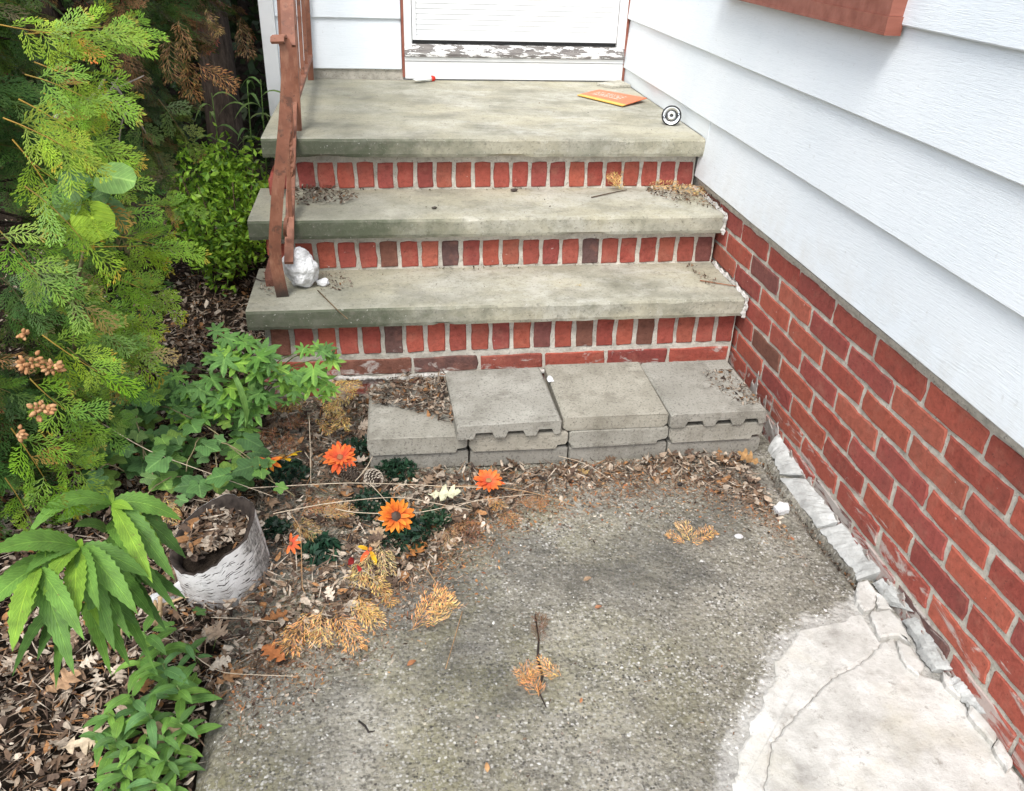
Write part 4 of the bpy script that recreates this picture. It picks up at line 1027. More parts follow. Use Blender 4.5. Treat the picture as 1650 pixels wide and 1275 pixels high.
# ------------------------------------------------------------------ arborvitae in front (bright), trunk just outside the frame
GREENS = [(.20, .32, .026), (.165, .28, .026), (.245, .36, .030), (.12, .215, .026), (.09, .17, .026), (.27, .37, .034)]
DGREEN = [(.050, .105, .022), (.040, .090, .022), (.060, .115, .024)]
def radius_at(z, tab):
    for (a, ra), (b, rb) in zip(tab[:-1], tab[1:]):
        if a <= z <= b: return ra+(rb-ra)*(z-a)/(b-a)
    return tab[-1][1]
HOLLOW = [(at_d(165, 175, 1.72), .13), (at_d(150, 175, 1.9), .16), (at_d(95, 450, 1.5), .10), (at_d(215, 300, 1.75), .09), (at_d(110, 340, 1.55), .07), (at_d(185, 640, 1.5), .09)]
def hollow(p): return any((p-c).length < r_ for c, r_ in HOLLOW)
def conifer(name, label, ax, tab, n_parts, n_core, greens, dry=.0, droop=.5, az=(-2.0, .9), zr=(.1, 1.4), core_az=(-3.14, 3.14), core_z=(.1, 2.6), sc=(.85, 1.15)):
    t_ = thing(name, label, 'tree', (ax[0], ax[1], -.03)); o0 = t_.location
    pts = [V3(ax[0]+.02*math.sin(i), ax[1]+.02*math.cos(i*1.3), -.05+i*.3) for i in range(10)]
    V, Fc = tube([p-o0 for p in pts], [.055-.004*i for i in range(10)], 9); obj('trunk', raw_mesh('trunk', V, Fc, None, 'bark', True), t_)
    br = MB(); core = []
    for i in range(n_parts):
        z = zr[0]+(zr[1]-zr[0])*((i+rng.random())/n_parts); a = rng.uniform(*az); r_ = radius_at(z, tab)*rng.uniform(.72, 1.04)
        tip = V3(ax[0]+math.cos(a)*r_, ax[1]+math.sin(a)*r_, z); out = V3(math.cos(a), math.sin(a), 0)
        d = (out*rng.uniform(.6, 1.1)+V3(0, 0, rng.uniform(-droop*1.5, .25))+rnd_unit()*.35).normalized()
        nn = (V3(0, 0, 1)+out*rng.uniform(-.1, .9)+rnd_unit()*.45)
        if hollow(tip) or hollow(tip+d*.08): continue
        k = rng.randrange(len(SPRM)); s = rng.uniform(*sc)
        isd = rng.random() < dry; k = k % 8 if isd else k
        c = rng.choice(greens); f = rng.uniform(.8, 1.2); c = tuple(v*f for v in c)
        if isd: c = rng.choice([(.20, .11, .04), (.15, .085, .035), (.25, .145, .06), (.10, .06, .03)])
        o = obj('foliage_spray', (SPRD if isd else SPRM)[k], t_, tip-d*.1-o0, frame(d, nn), c, s)
        if i % 3 == 0:
            rt = V3(ax[0], ax[1], z+rng.uniform(-.05, .15)); md = rt.lerp(tip, .55)+V3(0, 0, rng.uniform(-.05, .03))
            V, Fc = tube([p-o0 for p in bez(rt, md, tip-d*.08, 6)], [.009, .008, .006, .005, .004, .003, .002], 5); br.add(V, Fc)
    obj('branches', br.mesh('branches', 'bark', True), t_)['kind'] = 'stuff'
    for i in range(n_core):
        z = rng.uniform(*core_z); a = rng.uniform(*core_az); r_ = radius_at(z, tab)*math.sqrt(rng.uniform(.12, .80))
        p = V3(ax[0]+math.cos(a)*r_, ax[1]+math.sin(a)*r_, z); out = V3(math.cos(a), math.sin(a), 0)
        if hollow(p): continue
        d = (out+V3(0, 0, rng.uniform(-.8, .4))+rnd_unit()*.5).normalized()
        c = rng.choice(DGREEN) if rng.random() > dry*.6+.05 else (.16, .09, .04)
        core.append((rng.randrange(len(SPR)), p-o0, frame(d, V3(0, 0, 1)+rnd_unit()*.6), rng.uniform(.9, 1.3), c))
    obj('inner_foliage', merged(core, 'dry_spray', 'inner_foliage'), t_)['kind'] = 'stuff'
    return t_
tabA = [(-.1, .34), (.1, .40), (.25, .48), (.42, .56), (.55, .62), (.68, .68), (.78, .62), (.90, .54), (1.1, .52), (1.3, .52), (1.8, .48), (2.7, .3)]
ta = conifer('arborvitae', 'bright green arborvitae with flat fan sprays leaning in at left edge', (-2.35, .20), tabA, 300, 230, [(.085, .165, .026), (.11, .205, .028), (.065, .135, .028), (.145, .245, .028), (.055, .115, .026)], .03, .55, (-1.65, .50), (.12, 1.5), (-3.14, 3.14), (.1, 1.55), (.62, .95))
tabB = [(-.1, .2), (.4, .28), (.6, .36), (.8, .38), (1.0, .46), (1.3, .58), (1.8, .6), (2.8, .3)]
tb_ = conifer('arborvitae', 'duller half brown arborvitae standing behind the bright one', (-2.22, 1.55), tabB, 210, 240, [(.075, .125, .030), (.06, .105, .028), (.09, .14, .032), (.05, .085, .025)], .33, 1.0, (-1.5, .5), (.45, 1.5), (-3.14, 3.14), (.3, 1.8), (.55, .85))
# seed cone clusters on the front tree
def cones(c, n, r_, seed, pal=((.46, .24, .11), (.52, .30, .15), (.40, .2, .09))):
    b = MB(); q = random.Random(seed)
    for i in range(n):
        d = Vector((q.gauss(0, 1), q.gauss(0, 1), q.gauss(0, .8))).normalized(); p = d*r_*q.random()**.4; s = q.uniform(.0030, .0046)
        V, Fc = tube([p-d*s*.9, p-d*s*.4, p+d*s*.35, p+d*s*1.0, p+d*s*1.35], [s*.35, s*.8, s*.78, s*.45, s*.1], 6); b.add(V, Fc, q.choice(pal))
    return raw_mesh('cone_cluster', np.array(b.v), b.f, b.c, 'dry_spray', True)
for i, (px, py, dd, n, r_) in enumerate(((36, 540, 1.50, 7, .018), (48, 585, 1.47, 22, .030), (82, 592, 1.47, 20, .026), (66, 660, 1.42, 26, .032), (30, 700, 1.40, 8, .02), (105, 112, 1.72, 8, .018), (118, 126, 1.72, 6, .016))):
    p = at_d(px, py, dd); obj('cone_cluster', cones(p, int(n*1.3), r_*.62, i), ta, p-ta.location)
# bare dead twigs between the trees
dt = thing('dead_branch', 'bare grey dead branch forking between the two arborvitae', 'branch', at_d(150, 240, 1.75))
tw = [((90, 190, 2.1), (150, 170, 2.15), (168, 128, 2.2), .006), ((160, 152, 2.15), (195, 140, 2.15), (232, 122, 2.2), .0025), ((180, 132, 2.15), (215, 175, 2.15), (235, 215, 2.2), .0026), ((155, 145, 2.12), (170, 160, 2.12), (205, 178, 2.15), .0024), ((205, 178, 2.15), (190, 200, 2.15), (192, 252, 2.2), .002), ((170, 157, 2.12), (182, 140, 2.12), (190, 125, 2.12), .002)]
for a, b_, c, r_ in tw:
    stem(dt, bez(at_d(a[0], a[1], a[2]-.38), at_d(b_[0], b_[1], b_[2]-.38), at_d(c[0], c[1], c[2]-.38), 6), [r_*(1-.09*i) for i in range(7)], (.30, .26, .22), 'twig')
# hanging dry sprays on the dull tree, as the photograph shows them
for i, (px, py, dd, sc_, dx, dz, c) in enumerate(((300, 120, 2.55, 1.2, .1, -1, (.36, .19, .07)), (290, 60, 2.6, 1.2, .2, -1, (.34, .2, .09)), (320, 130, 2.5, 1.1, .7, -.5, (.40, .2, .08)), (205, 110, 2.3, 1.2, .2, -1, (.2, .12, .06)), (215, 60, 2.3, 1.3, -.2, -1, (.15, .09, .05)), (265, 85, 2.5, 1.3, .1, -1, (.3, .17, .08)), (330, 45, 2.6, 1.1, .5, -.8, (.3, .19, .08)), (180, 85, 2.25, 1.1, .3, -1, (.22, .12, .05)), (385, 60, 2.9, 1.2, .2, -1, (.2, .12, .06)), (240, 250, 2.4, 1.1, .2, -1, (.11, .14, .035)), (255, 190, 2.4, 1.2, .5, -.6, (.12, .17, .035)), (225, 215, 2.3, 1.1, .1, -1, (.14, .2, .04)))):
    p = at_d(px, py-30, dd); d = V3(dx, -.2, dz)
    obj('foliage_spray', (SPRD if c[0] > .14 else SPRM)[i % 8], tb_, p-tb_.location, frame(d, V3(.1, -1, .3)+rnd_unit()*.5), tuple(v*.72 for v in c), sc_*.62)
# placed sprays reaching right out of the front tree
for i, (px, py, dd, dx, dy, dz, sc_, c) in enumerate(((190, 398, 1.72, 1, .1, -.05, 1.25, 0), (225, 380, 1.74, .9, .0, -.12, 1.15, 2), (205, 440, 1.70, .9, -.1, -.35, 1.15, 1), (160, 450, 1.62, .8, -.1, -.5, 1.2, 0), (170, 500, 1.62, .7, -.1, -.6, 1.25, 1), (130, 470, 1.55, .6, -.2, -.5, 1.2, 3), (190, 545, 1.6, .7, -.1, -.3, 1.0, 3), (150, 560, 1.55, .6, -.2, -.6, 1.1, 4), (60, 55, 1.72, 1, .0, .1, 1.35, 2), (110, 62, 1.75, 1, .1, -.02, 1.3, 0), (75, 100, 1.68, .8, -.1, -.3, 1.3, 2), (50, 160, 1.6, .8, -.1, -.4, 1.35, 2), (90, 150, 1.68, .8, 0, -.5, 1.2, 0), (40, 225, 1.55, .5, -.2, -.6, 1.3, 2), (130, 215, 1.75, .5, .2, .5, .95, 1), (130, 265, 1.66, 1, 0, -.2, 1.1, 0), (70, 260, 1.56, .6, -.2, -.6, 1.2, 0), (170, 330, 1.72, 1, .1, -.15, 1.0, 1), (265, 330, 1.8, .8, .1, -.1, .9, 1), (20, 40, 1.7, 1, 0, -.2, 1.3, 2), (150, 45, 1.85, 1, .1, .05, 1.1, 0), (60, 120, 1.6, .9, -.1, -.2, 1.2, 0), (25, 190, 1.5, .8, -.1, -.3, 1.3, 5), (95, 200, 1.7, .9, 0, -.2, 1.1, 5), (60, 300, 1.5, .6, -.2, -.4, 1.2, 1), (30, 360, 1.5, .5, -.2, -.6, 1.2, 1), (70, 420, 1.5, .5, -.2, -.6, 1.2, 3), (110, 540, 1.5, .6, -.2, -.5, 1.2, 0), (190, 590, 1.58, .6, -.1, -.5, .9, 1), (90, 610, 1.46, .5, -.2, -.7, 1.2, 1), (150, 630, 1.5, .5, -.2, -.6, 1.0, 3), (60, 690, 1.42, .4, -.2, -.8, 1.2, 0), (110, 700, 1.46, .5, -.2, -.6, 1.1, 1), (50, 770, 1.4, .4, -.2, -.8, 1.0, 1), (240, 450, 1.75, .9, -.1, -.5, .9, 0), (220, 510, 1.68, .8, -.1, -.6, .9, 1))):
    p = at_d(px-(42 if py > 300 else 20), py, dd); d = V3(dx, dy, dz)
    obj('foliage_spray', SPRM[(i*3) % 10], ta, p-ta.location, frame(d, V3(-.05, -.75, .75)+rnd_unit()*.35), GREENS[c], sc_*.66)

# ------------------------------------------------------------------ added foliage that darkens the background, and a tree
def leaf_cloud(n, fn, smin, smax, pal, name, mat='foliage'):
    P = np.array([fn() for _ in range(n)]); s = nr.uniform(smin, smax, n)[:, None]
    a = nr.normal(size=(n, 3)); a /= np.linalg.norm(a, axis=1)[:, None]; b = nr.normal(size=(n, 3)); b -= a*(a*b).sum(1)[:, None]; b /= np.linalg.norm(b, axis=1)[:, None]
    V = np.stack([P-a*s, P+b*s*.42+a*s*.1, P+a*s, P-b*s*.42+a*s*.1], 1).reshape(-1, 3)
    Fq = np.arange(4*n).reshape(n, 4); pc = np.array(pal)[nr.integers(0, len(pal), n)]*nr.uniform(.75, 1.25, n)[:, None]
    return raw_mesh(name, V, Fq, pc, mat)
hd = thing('shade_hedge', 'dense dark foliage added to darken the back of the garden', 'shade_hedge', (-3.4, 4.0, -.03))  # leaf mass put in to darken the background
def hb():
    f = rng.random()
    return (rng.uniform(-2.3, 2.1), (rng.random()**2)*.9-.5+.25*fbm(f*9, rng.random(), 0), rng.uniform(0, 2.9))
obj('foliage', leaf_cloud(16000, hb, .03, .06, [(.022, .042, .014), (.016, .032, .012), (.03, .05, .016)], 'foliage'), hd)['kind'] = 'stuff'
b = MB().box((-2.4, .1, 0), (2.2, 1.0, 2.7)); obj('dark_core', b.mesh('dark_core', 'dark_wood'), hd)['kind'] = 'stuff'  # solid dark box filling the added leaf mass
hd2 = thing('shade_hedge', 'dark foliage added at the left to darken behind both arborvitae', 'shade_hedge', (-4.3, 1.0, -.03))  # second leaf mass, added to keep the left background dark
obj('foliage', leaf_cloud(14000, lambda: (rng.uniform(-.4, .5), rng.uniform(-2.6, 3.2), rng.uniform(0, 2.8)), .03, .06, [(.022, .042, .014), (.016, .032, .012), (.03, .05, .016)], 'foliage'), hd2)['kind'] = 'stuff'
b = MB().box((-1.0, -2.6, 0), (-.1, 3.2, 2.5)); obj('dark_core', b.mesh('dark_core', 'dark_wood'), hd2)['kind'] = 'stuff'  # solid dark box behind these added leaves
tc = thing('spruce_tree', 'dark trunked tree in deep shade beside the house corner', 'tree', (-1.98, 3.05, -.03))
pts = [V3(.01*math.sin(i), .01*i, i*.35) for i in range(10)]; V, Fc = tube(pts, [.10, .095, .09, .085, .08, .075, .07, .06, .05, .03], 10); obj('trunk', raw_mesh('trunk', V, Fc, None, 'bark', True), tc)
def shade_crown():  # leaves out of view overhead, placed to shade the background
    v = rnd_unit()*rng.random()**.35; return (v.x*1.1-.5, v.y*.8+.3, 2.45+v.z*.9)
obj('shade_crown', leaf_cloud(14000, shade_crown, .04, .08, [(.022, .045, .015), (.016, .034, .012)], 'shade_crown'), tc)['kind'] = 'stuff'

# ------------------------------------------------------------------ shrub and tall weeds left of the landing
sh = thing('leafy_shrub', 'bright green small leaved shrub growing left of the landing', 'shrub', (-1.75, 1.55, -.03))
def shp():
    v = rnd_unit()*rng.random()**.3; k = 1+.45*fbm(v.x*3.1, v.y*3.1, v.z*3.1); return (v.x*.20*k-.01, v.y*.36*k, .33+v.z*.25*k)
obj('leaves', leaf_cloud(5200, shp, .010, .019, [(.19, .36, .03), (.24, .42, .035), (.11, .23, .03), (.28, .45, .045)], 'leaves'), sh)['kind'] = 'stuff'
for i in range(7):
    a = i*.9; stem(sh, [sh.location+V3(0, 0, 0), sh.location+V3(.08*math.cos(a), .12*math.sin(a), .25), sh.location+V3(.13*math.cos(a), .28*math.sin(a), .5)], [.005, .004, .002], (.12, .085, .05))
for i, (px, py, py2, lb) in enumerate(((345, 240, 150, 'tall weed with arching narrow leaves, leftmost of three above the shrub'), (390, 240, 130, 'tall weed with arching narrow leaves, middle of three above the shrub'), (412, 240, 128, 'tall weed with arching narrow leaves, nearest the house corner'))):
    bs = at_y(px, py, 2.05); tp = at_y(px+(8 if i else -4), py2, 2.05); b0 = V3(bs.x, 2.05, -.03)
    wd = thing('tall_weed', lb, 'weed', b0, 'tall narrow leaved weeds beyond the shrub')
    stem(wd, [b0, b0.lerp(tp, .5)+V3(.01, 0, 0), tp], [.005, .004, .0015], (.12, .2, .05))
    for k in range(9):
        t_ = .45+.52*k/8; p = b0.lerp(tp, t_); a = k*2.4+i; L = rng.uniform(.12, .18)*(1.1-.3*t_)
        d = V3(math.cos(a), math.sin(a)*.7, 0); add_leaf(wd, p, p+d*L*.45+V3(0, 0, L*.45), p+d*L+V3(0, 0, -L*.25), .016, rng.choice([(.15, .24, .06), (.11, .2, .05), (.2, .28, .09)]), nseg=7, teeth=0, fold=.5)

# ------------------------------------------------------------------ lobed leaf templates
def lobed(n_l, depth, seed, sz=1.0, wd=1.0, name='leaf', cup=.12, mat='veined_leaf'):
    r = random.Random(seed); out = []; N = n_l*4
    for i in range(N):
        a = -math.pi*.92+2*math.pi*.92*i/(N-1); ph = i % 4
        lobe = 1-depth*(0 if ph == 2 else (.45 if ph in (1, 3) else 1))
        L = (.55+.45*math.cos(a*.5))*lobe*r.uniform(.93, 1.07)
        out.append((math.cos(a)*L*sz, math.sin(a)*L*sz*wd))
    V = [(0.0, 0.0, 0.0)]; UV = [(.5, 0)]
    for k in (.5, 1):
        for x, y in out: V.append((x*k, y*k, cup*sz*(k*k)*(-.5+r.uniform(-.12, .12))*(x*x+y*y)/(sz*sz)+.01*sz*r.uniform(-1, 1))); UV.append((.5+y/sz*.5*k, x/sz*k*.42))
    Fc = []
    for i in range(N-1): Fc.append((0, 1+i, 2+i)); Fc.append((1+i, 1+N+i, 2+N+i, 2+i))
    return raw_mesh(name, V, Fc, None, mat, True, UV)
VLEAF = [lobed(5, .34, i) for i in range(4)]
WLEAF = [lobed(7, .62, 20+i, wd=.95) for i in range(4)]
HLEAF = [lobed(3, .10, 40+i) for i in range(3)]
def put_leaf(parent, me, p, d, nn, s, c, name='leaf'):
    return obj(name, me, parent, Vector(p)-parent.location, frame(d, nn), c, s)
camv = Vector(CAM)
def facing(p, k=.6): return ((camv-Vector(p)).normalized()*k+V3(0, 0, 1)+rnd_unit()*.35)
# heart leaved sapling in front of the dark gap
hv = thing('broadleaf_sapling', 'sapling with large heart shaped leaves poking through the arborvitae', 'sapling', at_z(120, 640, 0))
hb_ = hv.location.copy()
stem(hv, [hb_, at_d(120, 480, 1.62), at_d(140, 380, 1.55), at_d(172, 300, 1.55)], [.005, .004, .003, .0015], (.16, .13, .07))
for px, py, dd, s, dx, dz, c in ((178, 285, 1.78, .062, 1, -.15, (.14, .26, .06)), (148, 350, 1.76, .062, .25, -1, (.27, .42, .03)), (165, 340, 1.82, .070, .7, -.8, (.09, .18, .05)), (108, 318, 1.76, .052, -.4, -.8, (.09, .17, .045)), (150, 318, 1.8, .050, .5, .2, (.08, .16, .045)), (128, 300, 1.8, .05, -.5, .3, (.08, .17, .05))):
    p = at_d(px, py, dd-.27); put_leaf(hv, rng.choice(HLEAF), p, V3(dx, -.1, dz), facing(p, 1.1), s*.66, c)
# trailing vine with lobed leaves over the bed
vb = at_z(215, 735, 0)
vine = thing('trailing_vine', 'tangled trailing vine with lobed dark green leaves between arborvitae and planter', 'vine', vb)
def on_poly(P, z):
    xs = [p[0] for p in P]; ys = [p[1] for p in P]
    while True:
        x, y = rng.uniform(min(xs), max(xs)), rng.uniform(min(ys), max(ys)); ins = False; j = len(P)-1
        for i in range(len(P)):
            if (P[i][1] > y) != (P[j][1] > y) and x < (P[j][0]-P[i][0])*(y-P[i][1])/(P[j][1]-P[i][1])+P[i][0]: ins = not ins
            j = i
        if ins: return at_z(x, y, z)
vpoly = [(150, 640), (230, 600), (330, 640), (400, 700), (440, 770), (330, 800), (230, 770), (150, 780), (120, 720)]
VG = [(.075, .165, .045), (.09, .20, .05), (.06, .135, .04), (.13, .25, .05), (.085, .19, .05), (.16, .27, .05)]
for i in range(135):
    z = rng.uniform(.03, .19); p = on_poly(vpoly, z); a = rng.uniform(0, 6.28)
    put_leaf(vine, rng.choice(VLEAF), p, V3(math.cos(a), math.sin(a), rng.uniform(-.4, .2)), facing(p, .7), rng.uniform(.026, .046), rng.choice(VG))
for px, py, s, c in ((190, 640, .050, (.10, .23, .075)), (150, 672, .04, (.09, .2, .06)), (300, 590, .04, (.09, .18, .06)), (222, 700, .042, (.13, .22, .06)), (285, 708, .036, (.10, .2, .06)), (350, 708, .034, (.1, .2, .06)), (235, 770, .034, (.11, .2, .055)), (250, 745, .03, (.1, .2, .05)), (420, 760, .036, (.12, .25, .05)), (450, 785, .03, (.12, .24, .05)), (430, 745, .03, (.15, .27, .05)), (205, 725, .035, (.07, .15, .045)), (180, 690, .035, (.06, .13, .04)), (290, 805, .028, (.1, .2, .06)), (340, 770, .022, (.17, .25, .05))):
    p = at_z(px, py, .16); a = rng.uniform(-1.5, .3); put_leaf(vine, rng.choice(VLEAF), p, V3(math.cos(a), math.sin(a), -.2), facing(p, .8), s*.72, c)
for a, b_, h in (((180, 620), (248, 770), .02), ((250, 655), (420, 770), .05), ((215, 600), (232, 740), .05), ((300, 760), (340, 700), .03), ((345, 690), (355, 795), .03), ((235, 800), (300, 770), .02), ((420, 770), (475, 800), .01), ((330, 720), (440, 775), .05), ((155, 770), (200, 760), .03)):
    stem(vine, sag(at_z(*a, .12), at_z(*b_, .10), h, 8, .004), .0016, (.26, .22, .12))
# weed with deeply cut leaves by the lowest riser
sb = at_z(405, 640, 0)
sw = thing('cut_leaf_weed', 'fresh green weed with deeply cut leaves in front of the left brick riser', 'weed', sb)
SG = [(.12, .27, .045), (.15, .31, .05), (.09, .20, .045), (.19, .36, .05), (.11, .24, .055)]
for i, (px, py, z, s) in enumerate([(365, 545, .34, .042), (395, 552, .34, .04), (425, 565, .32, .045), (350, 575, .30, .045), (380, 585, .30, .05), (415, 595, .28, .045), (450, 600, .27, .04), (480, 605, .27, .042), (505, 595, .30, .045), (525, 560, .33, .03), (535, 580, .30, .034), (500, 620, .25, .04), (525, 622, .24, .034), (475, 630, .22, .034), (340, 610, .25, .045), (370, 625, .22, .05), (405, 635, .2, .05), (435, 640, .2, .04), (330, 640, .18, .045), (360, 660, .16, .045), (395, 665, .15, .04), (300, 625, .2, .04), (275, 610, .2, .035), (415, 575, .33, .045), (455, 615, .24, .04), (320, 670, .14, .04), (285, 655, .15, .04), (400, 690, .1, .034), (255, 590, .18, .03), (500, 565, .31, .03)]):
    p = at_z(px, py, z); a = rng.uniform(-2.2, .6)
    put_leaf(sw, rng.choice(WLEAF), p, V3(math.cos(a), math.sin(a)*.8, rng.uniform(-.5, .1)), facing(p, .8), s*1.2, rng.choice(SG))
    for _ in range(2):
        p2 = p+V3(rng.uniform(-.035, .035), rng.uniform(-.03, .03), rng.uniform(-.05, .02)); a = rng.uniform(-2.6, 1.0); put_leaf(sw, rng.choice(WLEAF), p2, V3(math.cos(a), math.sin(a)*.8, rng.uniform(-.6, .1)), facing(p2, .8), s*rng.uniform(.8, 1.15), rng.choice(SG))
    stem(sw, bez(sb+V3(rng.uniform(-.05, .05), rng.uniform(-.03, .03), 0), (sb+p)/2+V3(0, 0, .08), p, 5), [.0026, .0022, .002, .0016, .0012, .001], (.16, .22, .07))
for a, c, t_, wv in (((395, 690), (405, 600), (428, 545), .02), ((400, 690), (395, 620), (360, 580), .016)):
    add_leaf(sw, at_z(*a, .12), at_z(*c, .28), at_z(*t_, .30), wv, (.14, .27, .06), teeth=0)

# ------------------------------------------------------------------ big serrated weed, bottom left
g0 = at_z(150, 1045, -.02)
bw = thing('serrated_weed', 'large weed with long toothed drooping leaves at the left edge beside the birch planter', 'weed', g0)
A = at_d(180, 812, 1.50); B_ = at_d(128, 882, 1.40); Cn = at_d(62, 915, 1.34)
for n_, bp in ((A, (.02, .06)), (B_, (0, 0)), (Cn, (-.05, -.02))):
    b0 = g0+V3(bp[0], bp[1], 0); stem(bw, bez(b0, (b0+n_)/2+V3(.01, .02, .03), n_, 6), [.005, .0045, .004, .0038, .0034, .003, .002], (.13, .2, .06))
LG = [(.095, .205, .034), (.120, .25, .038), (.185, .33, .034), (.07, .155, .032)]
def wl(node, tip, dt_, lift, wv, c, off=(0, 0), peak=.42, fold=.3):
    T = at_d(*tip, dt_); wv *= .80; L = (T-node).length; m = node.lerp(T, .45)+V3(off[0], off[1], lift*L)
    add_leaf(bw, node, m, T, wv, c, nseg=24, teeth=.17, fold=fold, peak=peak, upv=(.05, -.55, .8))
wl(A, (45, 862), 1.40, .42, .040, LG[1]); wl(A, (292, 838), 1.52, .30, .046, LG[1]); wl(A, (246, 940), 1.40, .12, .036, LG[2], peak=.5)
wl(A, (282, 935), 1.46, .22, .048, LG[0]); wl(A, (300, 900), 1.56, .28, .05, LG[3]); wl(A, (180, 788), 1.5, .05, .012, LG[2]); wl(A, (215, 822), 1.46, .15, .022, LG[2]); wl(A, (120, 800), 1.6, .3, .04, LG[3])
wl(B_, (-20, 895), 1.30, .22, .05, LG[1]); wl(B_, (122, 1015), 1.28, .16, .040, LG[2], peak=.5); wl(B_, (222, 990), 1.34, .22, .048, LG[1]); wl(B_, (185, 1050), 1.36, .25, .05, LG[0]); wl(B_, (132, 868), 1.39, .04, .016, LG[2]); wl(B_, (240, 930), 1.4, .2, .042, LG[0]); wl(B_, (60, 800+140), 1.36, .2, .034, LG[0])
wl(Cn, (20, 1050), 1.26, .2, .040, LG[2], peak=.5); wl(Cn, (136, 1032), 1.27, .2, .036, LG[1]); wl(Cn, (120, 1088), 1.30, .22, .042, LG[0]); wl(Cn, (48, 965), 1.28, .1, .024, LG[2]); wl(Cn, (-30, 990), 1.3, .2, .045, LG[1]); wl(Cn, (70, 880), 1.36, .1, .02, LG[2])
m1 = g0.lerp(B_, .55); wl(m1, (210, 1075), 1.42, .25, .046, LG[0]); wl(m1, (60, 1065), 1.4, .2, .042, LG[3]); wl(m1, (225, 1010), 1.45, .2, .042, LG[3])
m2 = g0.lerp(A, .6); wl(m2, (300, 965), 1.5, .2, .046, LG[3]); wl(m2, (250, 1000), 1.46, .2, .046, LG[0]); wl(m2, (150, 960), 1.46, .2, .04, LG[3])
for bp, tip, dd, c, wv in ((.5, (250, 1080), 1.42, LG[0], .036), (.55, (180, 1090), 1.38, LG[1], .036), (.45, (90, 1110), 1.38, LG[0], .036), (.5, (20, 1090), 1.36, LG[3], .036), (.7, (35, 1010), 1.32, LG[1], .036), (.75, (160, 1010), 1.33, LG[2], .034), (.8, (200, 960), 1.38, LG[0], .036), (.65, (270, 1020), 1.48, LG[3], .036), (.85, (0, 930), 1.36, LG[0], .036)):
    nd = g0.lerp(B_ if tip[0] < 200 else A, bp); wl(nd, tip, dd, .25, wv, c)
for bp, nd0, tip, dd, c, wv in ((1, 0, (90, 842), 1.5, LG[1], .034), (1, 0, (262, 880), 1.5, LG[2], .034), (.9, 0, (215, 905), 1.42, LG[1], .036), (.85, 0, (120, 850), 1.5, LG[0], .034), (1, 1, (70, 960), 1.3, LG[2], .034), (1, 1, (160, 985), 1.3, LG[1], .034), (.9, 1, (210, 1030), 1.36, LG[0], .036), (1, 1, (40, 925), 1.32, LG[0], .034), (.8, 0, (285, 985), 1.48, LG[0], .036)):
    nd = g0.lerp((A, B_)[nd0], bp); wl(nd, tip, dd, .22, wv, c)
# lower clump of young plants, several stems
lw = thing('young_weed_clump', 'clump of young lance leaved weeds at the lower left corner of the path', 'weed', at_z(245, 1150, -.02))
YG = [(.095, .21, .04), (.12, .25, .04), (.15, .29, .045), (.08, .17, .04), (.10, .22, .065)]
for (px, py, n_, L0, h) in ((232, 1020, 7, .075, .12), (262, 1070, 8, .075, .11), (285, 1105, 8, .07, .10), (212, 1120, 8, .07, .11), (240, 1150, 8, .07, .10), (185, 1190, 8, .065, .08), (220, 1205, 9, .065, .08), (262, 1185, 7, .06, .09), (290, 1165, 7, .06, .08), (200, 1250, 8, .06, .07), (245, 1260, 8, .06, .07), (300, 1040, 6, .05, .08), (170, 1260, 6, .05, .07), (150, 1180, 7, .06, .07), (175, 1150, 7, .06, .08), (235, 1230, 7, .06, .07), (270, 1225, 7, .055, .07), (225, 1060, 7, .065, .10), (195, 1230, 7, .055, .07)):
    tp = at_z(px, py, h); b0 = V3(tp.x+rng.uniform(-.02, .02), tp.y+.03, -.02)
    stem(lw, [b0, b0.lerp(tp, .6)+V3(.004, 0, .01), tp], [.0022, .002, .0012], (.13, .19, .06))
    for k in range(n_):
        f = .45+.55*(k/(n_-1)); p = b0.lerp(tp, f); a = k*2.3+rng.uniform(-.4, .4); L = L0*rng.uniform(.75, 1.15)*(1.1-.35*f); d = V3(math.cos(a), math.sin(a), 0)
        add_leaf(lw, p, p+d*L*.5+V3(0, 0, L*rng.uniform(.1, .35)), p+d*L+V3(0, 0, -L*rng.uniform(-.05, .35)), L*rng.uniform(.26, .38), rng.choice(YG), nseg=8, teeth=.12, fold=.35)
for px, py, s in ((300, 1230, .03), (290, 1120, .02), (310, 1100, .02), (270, 1010, .03), (320, 985, .02), (345, 1040, .02)):
    p = at_z(px, py, .02); put_leaf(lw, rng.choice(VLEAF), p, rnd_unit(), V3(0, 0, 1)+rnd_unit()*.3, s, rng.choice(YG))

# ------------------------------------------------------------------ birch log planter
PC = at_z(354, 838, .15); PR = .104
pl = thing('birch_log_planter', 'hollow white birch log planter filled with dead leaves', 'planter', (PC.x, PC.y, -.02))
pl.rotation_euler = (R(5), R(-7), 0)
n = 56; V = []; UV = []; Fc = []
rows = 9
for j in range(rows+1):
    v = j/rows
    for i in range(n+1):
        a = 2*math.pi*i/n; zt = .150+.012*fbm(math.cos(a)*2, math.sin(a)*2, 3)+.006*fbm(math.cos(a)*9, math.sin(a)*9, 5)+.028*math.cos(a-.35)-.012*max(0, math.cos(a-3.9))
        zb_ = .0+.012*fbm(math.cos(a)*3, math.sin(a)*3, 8)
        r_ = PR*(.985+.05*(1-v)**2*max(0, -math.sin(a+.6))+.02*fbm(math.cos(a)*1.5, math.sin(a)*1.5, v*2))+.0015*fbm(a*9, v*14, 2)
        V.append((r_*math.cos(a), r_*math.sin(a), zb_+(zt-zb_)*v)); UV.append((((a/(2*math.pi))+.0) % 1.0001, v*.25))
for j in range(rows):
    for i in range(n): Fc.append((j*(n+1)+i, j*(n+1)+i+1, (j+1)*(n+1)+i+1, (j+1)*(n+1)+i))
